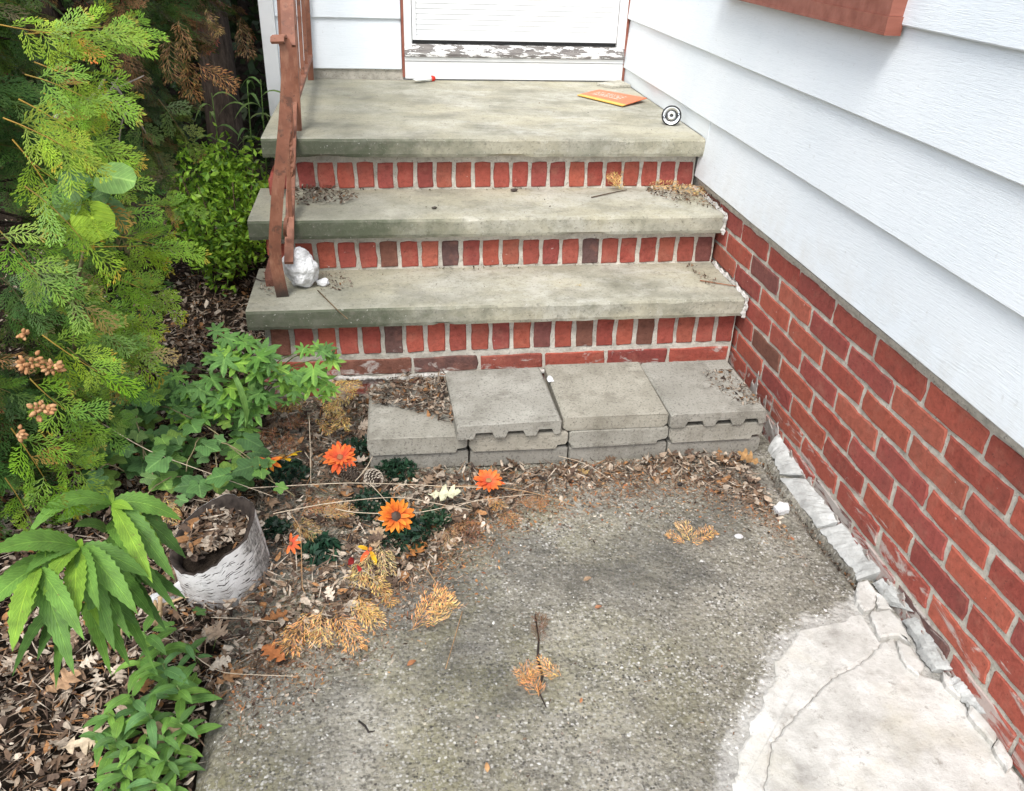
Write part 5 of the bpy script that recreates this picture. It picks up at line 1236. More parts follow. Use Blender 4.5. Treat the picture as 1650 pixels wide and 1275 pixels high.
obj('bark_shell', raw_mesh('bark_shell', V, Fc, None, 'birch_bark', True, UV), pl)
top = V[rows*(n+1):]; Vi = []; Fi = []
for i in range(n+1):
    x, y, z = top[i]; k = (PR-.005)/PR; k2 = .84
    Vi += [(x*.999, y*.999, z-.0005), (x*k, y*k, z+.002), (x*k2, y*k2, z-.012), (x*.82, y*.82, .03)]
for i in range(n):
    for q in range(3): Fi.append((i*4+q, (i+1)*4+q, (i+1)*4+q+1, i*4+q+1))
obj('hollow_wood', raw_mesh('hollow_wood', Vi, Fi, None, 'dark_wood', True), pl)
V = [(0, 0, .108)]+[(PR*.86*math.cos(2*math.pi*i/24), PR*.86*math.sin(2*math.pi*i/24), .095+.02*math.cos(2*math.pi*i/24)) for i in range(24)]
obj('soil_fill', raw_mesh('soil_fill', V, [(0, 1+i, 1+(i+1) % 24) for i in range(24)], None, 'soil', True), pl)
# torn strip of bark at the left foot
tp = [V3(-.085, -.055, .045), V3(-.115, -.07, .040), V3(-.145, -.075, .048), V3(-.165, -.072, .044)]
V, Fc = ribbon(tp, (0, .35, 1), [.045, .035, .022, .008], .003); obj('torn_bark', raw_mesh('torn_bark', V, Fc, None, 'white_rock'), pl)

def oak_mesh(seed, s):
    r = random.Random(seed); half_ = [(0, .03), (.08, .03), (.16, .16), (.24, .22), (.28, .10), (.36, .10), (.42, .30), (.54, .40), (.55, .20), (.60, .12), (.68, .28), (.80, .34), (.79, .16), (.84, .12), (.93, .16), (1.0, .02)]
    half_ = [(x+r.uniform(-.015, .015), y*r.uniform(.85, 1.15)) for x, y in half_]
    ax_ = [(x, 0) for x, _ in half_]; V = []; N = len(half_)
    for sgn in (1, -1):
        for x, y in half_: V.append((x*s, sgn*y*s, s*(.25*y*y*2.2+.18*(x-.5)**2+.05*r.uniform(-1, 1))))
    for x, y in ax_: V.append((x*s, 0, s*(.18*(x-.5)**2+.0)))
    Fc = []
    for i in range(N-1): Fc += [(2*N+i, 2*N+i+1, i+1, i), (N+i, N+i+1, 2*N+i+1, 2*N+i)]
    return raw_mesh('oak_leaf', V, Fc, None, 'dry_spray')
# ------------------------------------------------------------------ leaf litter (countless fragments)
PALB = np.array([(.17, .11, .072), (.24, .165, .11), (.34, .26, .19), (.44, .36, .28), (.09, .058, .042), (.05, .036, .028), (.30, .15, .065), (.21, .145, .10), (.12, .082, .06), (.38, .31, .24), (.52, .44, .35)])
def litter(pts, zs, smin, smax, straw=.25, pal=PALB, tilt=.55, name='leaf_litter', bright=1.0):
    n = len(pts); P = np.column_stack([np.array(pts), zs])
    isw = nr.random(n) < straw
    L = nr.uniform(smin, smax, n)*np.where(isw, 2.0, 1); W = L*np.where(isw, .05, nr.uniform(.16, .60, n))
    curl = np.where(isw, .03, nr.uniform(-.1, .55, n))*L
    yaw = nr.uniform(0, 6.283, n); t1 = nr.normal(0, tilt, n)*np.where(isw, .35, 1); t2 = nr.normal(0, tilt, n)
    tw_ = nr.normal(0, .35, n)
    tmpl = [(-.5, -.32), (-.5, .32), (-.12, -.55), (-.08, .5), (.2, -.4), (.16, .5), (.5, -.05), (.48, .12)]
    ex = np.stack([np.cos(yaw)*np.cos(t1), np.sin(yaw)*np.cos(t1), np.sin(t1)], 1)
    ey0 = np.stack([-np.sin(yaw), np.cos(yaw), np.zeros(n)], 1); ez0 = np.cross(ex, ey0)
    ey = ey0*np.cos(t2)[:, None]+ez0*np.sin(t2)[:, None]; ez = np.cross(ex, ey)
    V = np.zeros((n, 8, 3))
    for k, (u, v) in enumerate(tmpl):
        jj = nr.normal(0, .07, n); h = curl*((u*u)*2.2+(v*v)*1.1-.25)+tw_*u*v*L*.6
        V[:, k] = P+ex*((u+jj)*L)[:, None]+ey*((v+jj)*W)[:, None]+ez*h[:, None]
    F0 = np.array([(0, 2, 3, 1), (2, 4, 5, 3), (4, 6, 7, 5)]); Fq = (F0[None]+(np.arange(n)*8)[:, None, None]).reshape(-1, 4)
    c = pal[nr.integers(0, len(pal), n)]*nr.uniform(.7, 1.25, n)[:, None]*bright
    return raw_mesh(name, V.reshape(-1, 3), Fq, np.repeat(c, 3, axis=0), 'litter')
edge_px = [(322, 1290), (330, 1150), (372, 1112), (430, 1082), (500, 1040), (580, 992), (640, 955), (715, 905), (790, 850), (850, 806), (930, 782), (1080, 775), (1180, 800), (1262, 846)]
edge_w = [at_z(*p, 0).xy for p in edge_px]
def edge_y(x):
    for a, b_ in zip(edge_w[:-1], edge_w[1:]):
        if a.x <= x <= b_.x: return a.y+(b_.y-a.y)*(x-a.x)/max(1e-6, b_.x-a.x)
    return -9 if x < edge_w[0].x else 9
pts = []; zs = []
def lit_h(x, y): return max(0, .014+.016*fbm(x*6, y*6, 4))
tries = 0
while len(pts) < 42000:
    x = rng.uniform(-3.0, -.03); y = rng.uniform(-1.1, 2.4)
    if x > -1.5:
        ey = edge_y(x)
        dd = y-ey
        if y > .52 or dd < -.10: continue
        if dd < .02 and rng.random() > math.exp((dd-.02)*55): continue
        if -1.19 < x and y > YB-.005: continue
        h = path_h(x, y)+rng.random()*max(.004, min(1, (dd+.03)/.14)*(lit_h(x, y)+.012))+.001
        if y < -.5 and x > PXL: h = .002+.004*rng.random()
    else:
        if (Vector((x, y))-PC.xy).length < PR: continue
        far = max(0, (y-.3)/2)+max(0, (-1.9-x)*.6)
        if rng.random() < min(.85, far): continue
        h = max(-.02, ground_z(x, y)+.012)+rng.random()*(lit_h(x, y)+.016)
    pts.append((x, y)); zs.append(h)
tag(obj('leaf_litter', litter(pts, np.array(zs), .007, .028, .42, bright=1.15)), 'brown dead leaf fragments and straw covering the bed and the left of the path', 'leaf litter', None, 'stuff')
OAKA = []
for i in range(6):
    m_ = oak_mesh(200+i, 1.0); v_ = np.zeros(len(m_.vertices)*3); m_.vertices.foreach_get('co', v_); OAKA.append((v_.reshape(-1, 3), np.array([list(p.vertices) for p in m_.polygons]))); bpy.data.meshes.remove(m_)
VV, FF, CC, b0 = [], [], [], 0
for i in range(520):
    k = rng.randrange(len(zs)); (x, y), z = pts[k], zs[k]
    if y > 1.2 or x < -2.4: continue
    v, f = OAKA[i % 6]; sz = rng.uniform(.022, .055); v = v.copy(); v[:, 2] = v[:, 2]*rng.uniform(.5, 2.6)*(1 if rng.random() < .6 else -1)+.35*rng.uniform(-1, 1)*v[:, 1]*v[:, 0]; v = (v-np.array([.5, 0, 0]))*sz
    m3 = np.array(frame(V3(rng.gauss(0, 1), rng.gauss(0, 1), rng.gauss(0, .3)), V3(rng.gauss(0, .35), rng.gauss(0, .35), 1)))
    VV.append(v@m3.T+np.array((x, y, z+.008))); FF.append(f+b0); b0 += len(v); c = PALB[rng.randrange(len(PALB))]*rng.uniform(.8, 1.25); CC.append(np.repeat(c[None], len(f), 0))
tag(obj('leaf_litter', raw_mesh('leaf_litter', np.concatenate(VV), np.concatenate(FF), np.concatenate(CC), 'litter')), 'curled lobed brown leaves strewn through the litter', 'leaf litter', None, 'stuff')
# dense fine crumbs
pts = []; zs = []
while len(pts) < 14000:
    x = rng.uniform(-1.46, -.03); ey = edge_y(x); y = ey+rng.gauss(.03, .085)
    if y > YB or y < -1: continue
    pts.append((x, y)); zs.append(path_h(x, y)+.0015+.002*rng.random())
tag(obj('needle_litter', litter(pts, np.array(zs), .003, .011, .6, tilt=.3, pal=np.vstack([PALB, [(.42, .2, .08), (.38, .17, .07), (.3, .12, .06), (.5, .3, .14)]]))), 'fine dry needles and crumbs fringing the leaf litter on the path', 'needle litter', None, 'stuff')
# scattered crumbs over the open path
pts = [(rng.uniform(-1.4, -.1), rng.uniform(-.95, .1)) for _ in range(520)]
tag(obj('path_crumbs', litter(pts, np.array([path_h(*p)+.0015 for p in pts]), .003, .008, .4, tilt=.25)), 'sparse dark crumbs scattered over the open concrete path', 'debris', None, 'stuff')
def patch_litter(P, z, n, label, s=(.006, .018), hh=.012, straw=.35, br=.9):
    q = [on_poly(P, z) for _ in range(n)]
    o = obj('leaf_litter', litter([(v.x, v.y) for v in q], np.array([z+.002+rng.random()*hh for _ in q]), s[0], s[1], straw, bright=br)); return tag(o, label, 'leaf litter', None, 'stuff')
patch_litter([(470, 305), (530, 305), (585, 318), (560, 330), (505, 332), (470, 330)], Z2, 420, 'dark leaf debris at the left back of the middle tread', br=.55, hh=.02)
patch_litter([(1035, 300), (1090, 292), (1150, 322), (1160, 340), (1120, 332), (1050, 318)], Z2, 420, 'dry leaf crumbs at the right end of the middle tread under the siding', hh=.014)
patch_litter([(515, 442), (560, 440), (572, 462), (545, 470), (515, 470)], Z1, 150, 'dark crumbs beside the white stone on the lowest tread', s=(.004, .011), hh=.006, br=.7)
patch_litter([(1112, 424), (1132, 440), (1160, 455), (1150, 466), (1125, 452), (1105, 430)], Z1, 110, 'thin trail of crumbs at the right of the lowest tread', s=(.004, .011), hh=.006)
patch_litter([(425, 440), (448, 450), (440, 480), (418, 470)], Z1, 60, 'few crumbs left of the railing foot', s=(.005, .013), hh=.006, br=.7)
patch_litter([(588, 640), (640, 615), (728, 615), (735, 690), (690, 672), (640, 660), (600, 655)], .107, 900, 'heap of dead leaves on the left block against the riser', s=(.008, .026), hh=.032)
patch_litter([(1130, 600), (1178, 598), (1226, 650), (1205, 660), (1170, 640), (1140, 622)], .15, 260, 'dark leaf crumbs on the right top slab by the wall', s=(.005, .016), hh=.012, br=.75)
patch_litter([(700, 430), (1120, 418), (1115, 424), (700, 438)], Z1, 120, 'line of crumbs at the back of the lowest tread', s=(.004, .010), hh=.004, br=.6)
patch_litter([(560, 300), (1000, 300), (1000, 306), (560, 310)], Z2, 90, 'line of crumbs at the back of the middle tread', s=(.004, .010), hh=.004, br=.6)
patch_litter([(590, 420), (1120, 430), (1190, 470), (420, 490)], Z1, 60, 'sparse specks over the lowest tread', s=(.003, .008), hh=.001, br=.6)
patch_litter([(600, 310), (1100, 320), (1150, 340), (420, 350)], Z2, 60, 'sparse specks over the middle tread', s=(.003, .008), hh=.001, br=.6)
patch_litter([(500, 140), (980, 140), (1080, 215), (450, 215)], ZL, 60, 'sparse specks over the landing', s=(.003, .008), hh=.001, br=.6)
q = []
while len(q) < 620:
    a = rng.uniform(0, 6.283); r_ = PR*.80*math.sqrt(rng.random())
    if r_*math.sin(a)-.25*r_*math.cos(a) > -.030+rng.gauss(0, .012): q.append((PC.x+r_*math.cos(a), PC.y+r_*math.sin(a)))
tag(obj('leaf_litter', litter(q, np.array([.088+.03*rng.random()+.02*max(0, (p[1]-PC.y)/PR) for p in q]), .012, .034, .12)), 'curled brown leaves heaped inside the birch planter', 'leaf litter', None, 'stuff')
q = []; zz = []
for k in range(420):
    t_ = rng.random()*(len(crack)-1); i = int(t_); p = crack[i].lerp(crack[i+1], t_-i); q.append((p.x+rng.gauss(0, .007), p.y+rng.gauss(0, .007))); zz.append(-.02+.012*rng.random())
tag(obj('leaf_litter', litter(q, np.array(zz), .004, .012, .3, bright=.6)), 'dark dirt and crumbs in the gap between path and wall', 'leaf litter', None, 'stuff')

# ------------------------------------------------------------------ single dead leaves and dry cedar sprigs
OG = 'single dry oak leaves lying about'
for i, (px, py, z, s, a, c, lb) in enumerate(((70, 1120, .02, .075, .9, (.42, .26, .15), 'tan oak leaf with pointed lobes under the serrated weed'), (100, 1208, .02, .085, .2, (.55, .44, .31), 'pale buff oak leaf in the lower left corner'), (238, 1225, .03, .085, 1.2, (.46, .33, .21), 'tan oak leaf standing among the young weeds'), (345, 1105, .015, .06, .6, (.36, .2, .10), 'brown oak leaf at the corner of the path edge'), (330, 1015, .02, .06, -.5, (.40, .29, .2), 'dull oak leaf below the birch planter'), (655, 900, .02, .075, .9, (.40, .17, .055), 'rust orange oak leaf right of the yellow silk petal'), (605, 885, .02, .07, 1.4, (.42, .30, .19), 'light brown oak leaf behind the dry cedar pile'), (690, 798, .05, .085, -.2, (.60, .58, .40), 'pale yellowish leaf strip above the middle orange flower'), (460, 1065, .02, .06, 2.5, (.38, .14, .05), 'reddish brown oak leaf below the planter on the litter edge'), (420, 1000, .02, .06, .4, (.34, .15, .06), 'rust oak leaf right under the birch planter'), (1225, 748, .03, .07, 2.6, (.36, .21, .09), 'tan leaf wedged in the corner by the blocks and wall'), (1180, 752, .02, .06, 2.2, (.26, .15, .08), 'brown leaf lying in front of the right bottom block'), (540, 745+90, .03, .055, 2.0, (.42, .33, .25), 'grey tan leaf below the pine cones'), (565, 745, .04, .05, .2, (.55, .45, .36), 'cream curled leaf behind the pine cones'))):
    p = at_z(px, py, z); o = obj('oak_leaf', oak_mesh(i, s), None, p, (rng.uniform(-.3, .3), rng.uniform(-.3, .1), a), c); tag(o, lb, 'leaf', OG)
p = at_z(662, 1072, .004)
for i, (px, py, s, a, c, lb) in enumerate(((656, 1073, .022, .5, (.30, .13, .06), 'small brown leaf lying alone on the path right of the litter'), (592, 1050, .026, 2.2, (.45, .25, .10), 'small tan leaf fragment on the path near the litter edge'), (958, 980, .018, .1, (.32, .15, .08), 'small oval brown leaf in the middle of the path'), (940, 936, .022, .3, (.36, .24, .15), 'curled tan leaf bit on the path above the oval one'), (785, 1245, .02, 1.5, (.50, .28, .13), 'tan leaf scrap at the bottom edge of the path'), (935, 1133, .012, 1.1, (.5, .22, .1), 'tiny orange scrap right of the long cedar sprig'))):
    p = at_z(px, py, .004); V, Fc, UV = leaf_mesh(V3(0, 0, 0), V3(s*.5, 0, s*.25), V3(s, 0, .002), s*.5, nseg=5, teeth=.1, fold=.5)
    tag(obj('leaf_scrap', raw_mesh('leaf_scrap', V, Fc, None, 'dry_spray', True), None, p, (0, 0, a), c), lb, 'leaf')
DG = 'dry orange cedar sprigs'
def dry(px, py, z, az_, s, c, lb, k, tilt=.1, lift=.006):
    p = at_z(px, py, z); d = V3(math.cos(az_), math.sin(az_), tilt); o = obj('cedar_sprig', SPRD[k], None, p+V3(0, 0, lift), frame(d, V3(.1*rng.uniform(-1, 1), -.35, 1)), tuple(min(.85, v*1.2) for v in c), s); return tag(o, lb, 'cedar sprig', DG)
OR_ = [(.70, .36, .14), (.76, .44, .20), (.62, .29, .11), (.54, .26, .11)]
dry(1112, 880, .002, 1.5, .62, OR_[1], 'fan of dry orange cedar alone on the upper right of the path, main piece', 3, .15)
dry(1104, 880, .004, 2.4, .50, OR_[0], 'left lobe of the lone dry cedar fan on the path', 6, .12)
dry(1116, 880, .004, .55, .55, OR_[0], 'right lobe of the lone dry cedar fan on the path', 5, .12)
dry(655, 1018, .004, .75, .80, OR_[0], 'dry orange cedar sprig lying flat right of the litter, lower left piece', 2)
dry(690, 1018, .006, 1.05, .70, OR_[1], 'dry orange cedar sprig beside the lower one right of the litter', 0)
dry(868, 1130, .004, 1.9, .62, OR_[3], 'lower orange tuft of the long dark cedar twig on the path', 1)
dry(905, 1098, .005, 2.3, .55, OR_[0], 'right orange tuft of the long dark cedar twig', 3)
dry(832, 1110, .005, .6, .42, OR_[2], 'left orange tuft of the long dark cedar twig', 6)
dry(870, 1040, .004, 1.4, .50, (.16, .075, .04), 'dark upper tuft of the long cedar twig', 4)
for i in range(4): dry(500+i*22, 1000-i*4+rng.uniform(-6, 6), .02, -1.9+i*.35, .72, OR_[i % 2+0], ['leftmost', 'second', 'third', 'rightmost'][i]+' dry orange fan below the silk flowers at the litter edge', i, -.05, .02)
for i, (px, py) in enumerate(((600, 905), (590, 935), (612, 955), (580, 970), (610, 890))): dry(px, py, .03, rng.uniform(-2.2, -.9), .62, [(.60, .42, .18), (.62, .40, .15), (.55, .30, .1), (.58, .36, .13), (.6, .44, .22)][i], 'golden dry cedar piece in the heap under the middle flower, '+['upper', 'left', 'right', 'lowest', 'topmost'][i], (i*3) % 8, -.1, .02)
for i, (px, py) in enumerate(((520, 640), (555, 625), (540, 665), (575, 640), (495, 660), (560, 680), (510, 690), (450, 690), (470, 710), (430, 700))): dry(px, py, .055, rng.uniform(-2.6, .2), .75, rng.choice([(.60, .40, .14), (.68, .45, .17), (.50, .30, .11)]) if i < 7 else (.22, .10, .055), ['golden dry cedar sprig in the heap left of the blocks', 'golden dry cedar sprig under the end of the brick riser', 'dry cedar sprig half under the golden heap', 'golden dry cedar sprig touching the left block', 'dry cedar sprig at the weed side of the golden heap', 'dry cedar sprig above the left orange flower', 'dry cedar sprig over the yellow flower', 'dark dry cedar sprig among the cut leaf weed stems', 'dark dry cedar sprig above the yellow flower', 'dark dry cedar sprig at the foot of the vine'][i], (i*5) % 8, rng.uniform(-.1, .3), .028)
for i, (px, py) in enumerate(((500, 820), (520, 840), (480, 835), (470, 850))): dry(px, py, .04, rng.uniform(-1.2, .6), .62, [(.40, .23, .10), (.46, .27, .12), (.34, .16, .08), (.4, .26, .12)][i], ['dry cedar sprig between planter and middle flower', 'faded cedar sprig under the pale stems', 'rusty cedar sprig near the planter rim', 'small cedar sprig touching the planter'][i], i+2, .05, .015)
for i, (px, py) in enumerate(((830, 812), (790, 800), (770, 840), (800, 830), (745, 830), (720, 850))): dry(px, py, .012, rng.uniform(-2.5, .5), .55, [(.36, .17, .08), (.5, .26, .1), (.22, .1, .06), (.4, .2, .09), (.32, .17, .09), (.38, .22, .12)][i], ['dry cedar sprig right of the far orange flower', 'orange cedar sprig just below the far orange flower', 'dark red cedar tuft below the far orange flower', 'cedar sprig in front of the dark tuft', 'cedar sprig left of the dark tuft', 'cedar sprig right of the middle orange flower'][i], i, .03, .006)
dry(985, 308, Z2, 1.3, .85, (.62, .40, .18), 'tan cedar sprig standing against the upper riser at right', 1, .9)
dry(1002, 312, Z2, 1.9, .7, (.56, .36, .15), 'second tan cedar sprig leaning on the upper riser', 3, .7)
dry(1040, 308, Z2, .15, .8, (.60, .38, .17), 'tan cedar sprig lying at the right of the middle tread', 4, .1)
dry(1085, 312, Z2, -.2, .75, (.52, .32, .15), 'cedar sprig nearest the siding on the middle tread', 5, .1)
dry(268, 800, .16, -1.3, .55, (.46, .31, .12), 'golden cedar sprig caught above the planter leaves', 3, -.5, .0)
dry(930, 760, .02, -.6, .3, (.56, .36, .13), 'small golden cedar tuft in front of the plain slab', 6)
dry(902, 660, .14, -1.3, .22, (.5, .34, .14), 'golden tuft stuck in the gap between the two left top slabs', 6, -.1, .004)
dry(925, 464, Z1, .2, .22, (.44, .33, .16), 'pale wisp of cedar on the lowest tread', 6)
# long dark twig of the cedar piece
def twig(name, pts, rad, color, label, cat='twig', group=None, n=5):
    o0 = Vector(pts[0]); V, Fc = tube([Vector(p)-o0 for p in pts], rad, n); return tag(obj(name, raw_mesh(name, V, Fc, None, 'twig', True), None, o0, None, color), label, cat, group)
twig('twig', [at_z(*p, .006) for p in ((862, 990), (868, 1030), (866, 1062), (874, 1090), (868, 1115), (880, 1140))], [.0015, .002, .0028, .0028, .002, .0012], (.035, .026, .022), 'dark twig carrying orange cedar tufts on the path')
twig('twig', [at_z(*p, .004) for p in ((578, 1162), (588, 1170), (594, 1180), (604, 1178))], [.002, .0024, .0022, .001], (.03, .025, .022), 'short black bent twig at the lower left of the path')
twig('twig', [at_z(512, 468, Z1+.008), at_z(530, 486, Z1+.006), at_z(546, 502, Z1+.004), at_z(560, 514, Z1-.005)], [.002, .0018, .0017, .0015], (.16, .11, .06), 'straight brown stalk lying over the edge of the lowest tread')
twig('twig', [at_z(*p, Z2+.004) for p in ((953, 318), (980, 312), (1010, 306))], [.0022, .002, .0012], (.1, .065, .045), 'dark stalk under the cedar sprig on the middle tread')
twig('twig', [at_z(*p, Z1+.005) for p in ((1128, 452), (1165, 458), (1205, 464))], [.002, .0018, .0012], (.30, .13, .07), 'reddish stalk lying at the right of the lowest tread')
twig('twig', [at_z(*p, Z1+.005) for p in ((402, 444), (420, 452), (440, 454))], [.0018, .0016, .001], (.07, .055, .045), 'dark stalk left of the railing foot')
p = at_z(828, 309, Z2)
rock('dark_husk', p, .007, 31, 'small dark husk at the back of the middle tread', 'husk', 'plain', (1.8, .9, .8), 2, .3, None, (.05, .035, .028))
rock('dark_husk', at_z(700, 337, Z2), .006, 33, 'dark seed husk near the front of the middle tread', 'husk', 'plain', (1.5, .9, .7), 2, .3, None, (.05, .04, .03))
rock('dark_husk', at_z(1095, 783, 0), .006, 35, 'black seed ball on the path in front of the blocks', 'husk', 'plain', (1.2, 1, 1), 2, .3, None, (.03, .025, .022))
# long pale dry stems
PS_ = 'pale dry stems strung over the silk flowers'
for i, (L, z0, z1_, r_, lb) in enumerate((([(440, 828), (520, 812), (600, 803), (650, 801), (700, 811), (760, 822)], .11, .05, .0018, 'pale dry stem arching from the planter rim above the middle flower'), ([(380, 788), (480, 782), (560, 778), (640, 780), (720, 784), (800, 786)], .10, .05, .0018, 'long straight pale stem passing behind the middle flower'), ([(540, 820), (570, 826), (620, 828), (680, 826), (740, 812), (800, 802), (860, 796)], .10, .03, .0016, 'pale stem crossing in front of the middle flower towards the slab'), ([(700, 785), (780, 782), (850, 792), (900, 805), (930, 818)], .06, .004, .0018, 'tan stem bending over the far orange flower to the path'), ([(498, 672), (500, 720), (501, 778)], .16, .10, .0014, 'upright pale stalk left of the far left orange flower'), ([(572, 776), (590, 756), (600, 736)], .08, .12, .0014, 'short pale stalk standing between the pine cones'), ([(595, 778), (612, 796), (628, 815)], .08, .09, .0014, 'pale stalk slanting down to the middle flower'), ([(470, 830), (484, 850), (486, 900), (487, 950), (494, 958)], .10, .03, .0014, 'thin bent stalk right of the birch planter'), ([(340, 995), (400, 997), (455, 1003)], .03, .02, .0013, 'white thread like stalk at the foot of the planter'), ([(275, 1025), (330, 1070), (360, 1085), (420, 1088), (480, 1090)], .04, .012, .0014, 'long pale stalk from the young weeds to the path'), ([(160, 700-20), (240, 728), (330, 760), (440, 800)], .20, .12, .0016, 'pale vine stalk slanting over the vine leaves to the planter'), ([(680, 905), (700, 935), (722, 968)], .02, .005, .0013, 'reddish stalk lying on the path right of the flower heap'), ([(745, 985), (735, 1020), (718, 1078)], .006, .004, .0013, 'thin bent stalk on the path below the cedar sprigs'), ([(868, 800), (870, 825)], .012, .006, .0024, 'short tan stub lying at the litter edge'), ([(900, 735), (940, 745), (980, 770)], .05, .02, .0012, 'pale straw arching in front of the plain slab'))):
    n_ = len(L); P = [at_z(px, py, z0+(z1_-z0)*k/(n_-1)) for k, (px, py) in enumerate(L)]
    Q = []
    for k in range(n_-1):
        for q_ in range(3): Q.append(P[k].lerp(P[k+1], q_/3))
    Q.append(P[-1]); Q = Q[:1]+[(Q[k-1]+Q[k]*2+Q[k+1])/4 for k in range(1, len(Q)-1)]+Q[-1:]
    c = (.56, .46, .34) if 'pale' in lb or 'white' in lb or 'straw' in lb else (.40, .24, .12)
    twig('dry_stem', Q, [.78*r_*(1-.4*k/len(Q)) for k in range(len(Q))], c, lb, 'stem', PS_)
for i, (a, b_, r_, lb) in enumerate((((255, 1008, .0), (258, 962, .075), .0055, 'cut woody stub upright below the serrated weed'), ((250, 1008, .0), (250, 968, .06), .004, 'thinner cut stub next to the woody one'), ((187, 1048, .03), (200, 995, .09), .003, 'pale cut stalk slanting among the young weeds'), ((262, 975, .05), (296, 962, .07), .003, 'pale split stalk lying toward the torn bark'))):
    A_, B2 = at_z(*a), at_z(*b_); twig('cut_stub', [A_, A_.lerp(B2, .5)+V3(.002, 0, 0), B2], [r_, r_*.95, r_*.9], (.46, .32, .18), lb, 'stub', None, 7)

# ------------------------------------------------------------------ silk flowers, greenery and pine cones
def petal_mesh(L, W, c0, c1, name='petal'):
    n = 5; V = []; Fc = []; C = []
    for i in range(n+1):
        t_ = i/n; hw = W/2*(.35+.65*math.sin(math.pi*min(.93, t_*.80+.13)))*(1 if i < n else .35)
        z = .10*L*math.sin(t_*2.6)-.02*L*t_
        cc = [c0[k]+(c1[k]-c0[k])*t_ for k in range(3)]
        for u in (-1, 0, 1): V.append((t_*L, u*hw, z-(.10*W if u == 0 else 0))); C.append(tuple(v*(.88 if u == 0 else 1) for v in cc))
    for i in range(n):
        for k in (0, 1): Fc.append((i*3+k, i*3+k+1, i*3+k+4, i*3+k+3))
    return raw_mesh(name, V, Fc, np.array(C), 'petal', True)
PORA = [petal_mesh(.034, .0125, (.62, .075, .03), (.78, .24, .03)), petal_mesh(.032, .0115, (.66, .10, .03), (.80, .30, .035))]
PRED = [petal_mesh(.034, .012, (.72, .10, .06), (.80, .16, .035)), petal_mesh(.031, .011, (.75, .13, .07), (.82, .22, .04))]
PYEL = [petal_mesh(.034, .014, (.75, .38, .03), (.82, .56, .03))]
def flower(px, py, z, nrm, R_, petals, n1, n2, label, disc, arc=None, s=1.0):
    c = at_z(px, py, z); nrm = Vector(nrm).normalized(); m = frame(nrm.cross(V3(0, 1, .2)), nrm)
    f = thing('silk_flower', label, 'artificial flower', c, 'artificial daisies on the litter', m)
    k = R_/.0345
    for layer, (n_, tl, sc_, dz) in enumerate(((n1, -.12, 1.0, 0), (n2, -.42, .82, .003))):
        for i in range(n_):
            a = 2*math.pi*i/n_+layer*.2+rng.uniform(-.07, .07)
            if arc and not (arc[0] < (a % 6.283) < arc[1]): continue
            obj('petal', rng.choice(petals), f, (math.cos(a)*.006*k, math.sin(a)*.006*k, dz), (rng.uniform(-.35, .35), tl+rng.uniform(-.22, .2), a), rng.choice([(1, 1, 1), (.95, .9, .9), (1.05, 1.1, 1)]), k*sc_*rng.uniform(.88, 1.14))
    V, Fc = lump((0, 0, .004*k), .0095*k*disc[1], int(px), 'plain', 2, sq=(1, 1, .5), rough=.15); obj('centre_disc', raw_mesh('centre_disc', V, Fc, None, 'plain'), f, color=disc[0])
    return f
flower(548, 738, .075, (.05, -.45, .8), .040, PRED, 17, 12, 'orange red artificial daisy beside the pine cones, nearest the left block', ((.30, .12, .05), .8))
flower(787, 776, .055, (.1, -.25, .9), .037, PRED, 17, 10, 'orange red artificial daisy lying in front of the left fluted slab', ((.30, .16, .06), .8))
flower(637, 832, .075, (.25, -.75, .55), .039, PORA, 17, 8, 'orange artificial daisy with dark centre, in the middle of the litter', ((.055, .035, .025), 1.25), (-.1, 6.3))
flower(455, 738, .125, (-.2, .3, .9), .042, PYEL, 12, 0, 'yellow artificial daisy seen edge on left of the upright stalk', ((.2, .12, .04), .8), (0.2, 3.6))
flower(432, 742, .14, (.2, -.5, .7), .032, PYEL+PORA, 9, 0, 'yellow and orange artificial daisy half hidden by vine leaves', ((.3, .14, .04), .7), (0, 4.2))
flower(468, 876, .05, (.3, -.6, .6), .024, PRED, 9, 0, 'small crumpled orange artificial flower right of the planter', ((.25, .1, .04), .7), (1, 5))
flower(596, 885, .06, (.3, -.5, .6), .030, PYEL+PRED, 6, 0, 'yellow and red artificial petals poking from the golden cedar heap', ((.45, .12, .03), .6), (0, 3))
for px, py, c, lb in ((566, 905, (.24, .02, .02), 'dark red silk leaf in the golden cedar heap'), (578, 916, (.50, .04, .04), 'bright red silk leaf in the golden cedar heap')):
    p = at_z(px, py, .05); V, Fc, UV = leaf_mesh(V3(-.012, 0, 0), V3(0, .002, .008), V3(.014, 0, -.004), .016, nseg=5, teeth=0); tag(obj('silk_leaf', raw_mesh('silk_leaf', V, Fc, None, 'petal', True), None, p, (R(35), 0, rng.uniform(0, 2)), c), lb, 'artificial leaf')
def greenery(px, py, z, r_, n_, label, pal=((.016, .045, .024), (.022, .06, .03), (.012, .032, .02)), sz=(.006, .012), sq_=(1, 1, .5)):
    c = at_z(px, py, z)
    def fn():
        v = rnd_unit()*rng.random()**.4; return (v.x*r_*1.2*sq_[0], v.y*r_*1.2*sq_[1], abs(v.z)*r_*1.3*sq_[2]+.004)
    o = obj('artificial_greenery', leaf_cloud(n_, fn, sz[0], sz[1], list(pal), 'artificial_greenery'), None, (c.x, c.y, max(c.z-.01, .004))); tag(o, label, 'artificial greenery', 'dark artificial greenery around the silk flowers')
greenery(638, 758, .02, .050, 420, 'dark green fir tuft right of the pine cones', ((.022, .06, .03), (.03, .075, .038), (.014, .04, .022)))
greenery(585, 725, .02, .055, 360, 'dark artificial leaves behind the left orange red daisy')
greenery(462, 765, .03, .055, 420, 'dark artificial leaves under the yellow daisy')
greenery(600, 815, .02, .055, 420, 'dark artificial leaves left above the middle orange daisy')
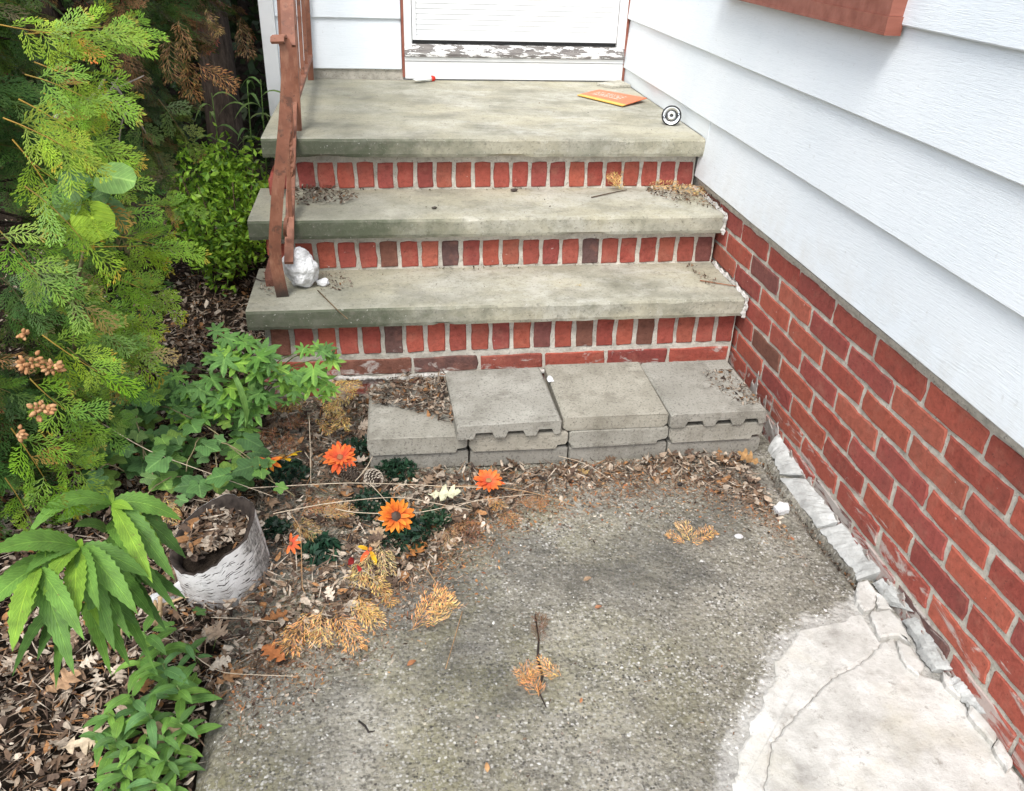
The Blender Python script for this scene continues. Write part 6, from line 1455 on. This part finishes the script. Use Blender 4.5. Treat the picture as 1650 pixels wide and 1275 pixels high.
greenery(652, 862, .02, .060, 480, 'dark artificial leaves below the middle orange daisy')
greenery(700, 835, .02, .04, 260, 'dark green fir tuft at right of the middle orange daisy', ((.03, .075, .035), (.022, .06, .03), (.04, .085, .04)))
greenery(515, 885, .02, .044, 200, 'green artificial ivy leaves right of the planter', ((.025, .075, .04), (.035, .09, .05), (.018, .05, .03)), (.012, .018))
greenery(440, 850, .03, .035, 200, 'dark artificial leaves beside the planter rim')
def pine_cone(px, py, z, az_, s, label):
    c = at_z(px, py, z); f = thing('pine_cone', label, 'pine cone', c, 'pine cones by the orange flower', frame(V3(math.cos(az_), math.sin(az_), .25), V3(0, 0, 1)))
    V, Fc = tube([(-.03*s, 0, 0), (-.02*s, 0, 0), (0, 0, 0), (.02*s, 0, 0), (.032*s, 0, 0)], [.006*s, .013*s, .015*s, .011*s, .003*s], 10); obj('core', raw_mesh('core', V, Fc, None, 'dark_wood', True), f)
    b = MB()
    for i in range(90):
        t_ = i/89; a = i*2.399; x = (-.03+.064*t_)*s; r0 = (.006+.014*math.sin(math.pi*(.12+.84*t_)))*s; L = .0085*s*(1-.4*t_); w_ = .0042*s
        e1 = V3(0, math.cos(a), math.sin(a)); e2 = V3(0, -math.sin(a), math.cos(a)); p0 = V3(x, 0, 0)+e1*(r0*.72); p1 = V3(x+L*.55, 0, 0)+e1*(r0+L*.42)
        b.add([p0-e2*w_*.6, p0+e2*w_*.6, p1+e2*w_, p1-e2*w_], [(0, 1, 2, 3)], (.11, .08, .06)); q0 = p1-V3(.0012*s, 0, 0)+e1*.0012*s
        b.add([p1-e2*w_, p1+e2*w_, q0+e2*w_*.8+V3(.001*s, 0, 0)+e1*.0013*s, q0-e2*w_*.8+V3(.001*s, 0, 0)+e1*.0013*s], [(0, 1, 2, 3)], (.62, .54, .44))
    obj('scales', raw_mesh('scales', np.array(b.v), b.f, b.c, 'litter'), f)['kind'] = 'stuff'
pine_cone(564, 762, .05, 2.4, .92, 'left pine cone tucked under the orange red daisy')
pine_cone(602, 770, .045, -1.2, .95, 'right pine cone pointing to the fir tuft')
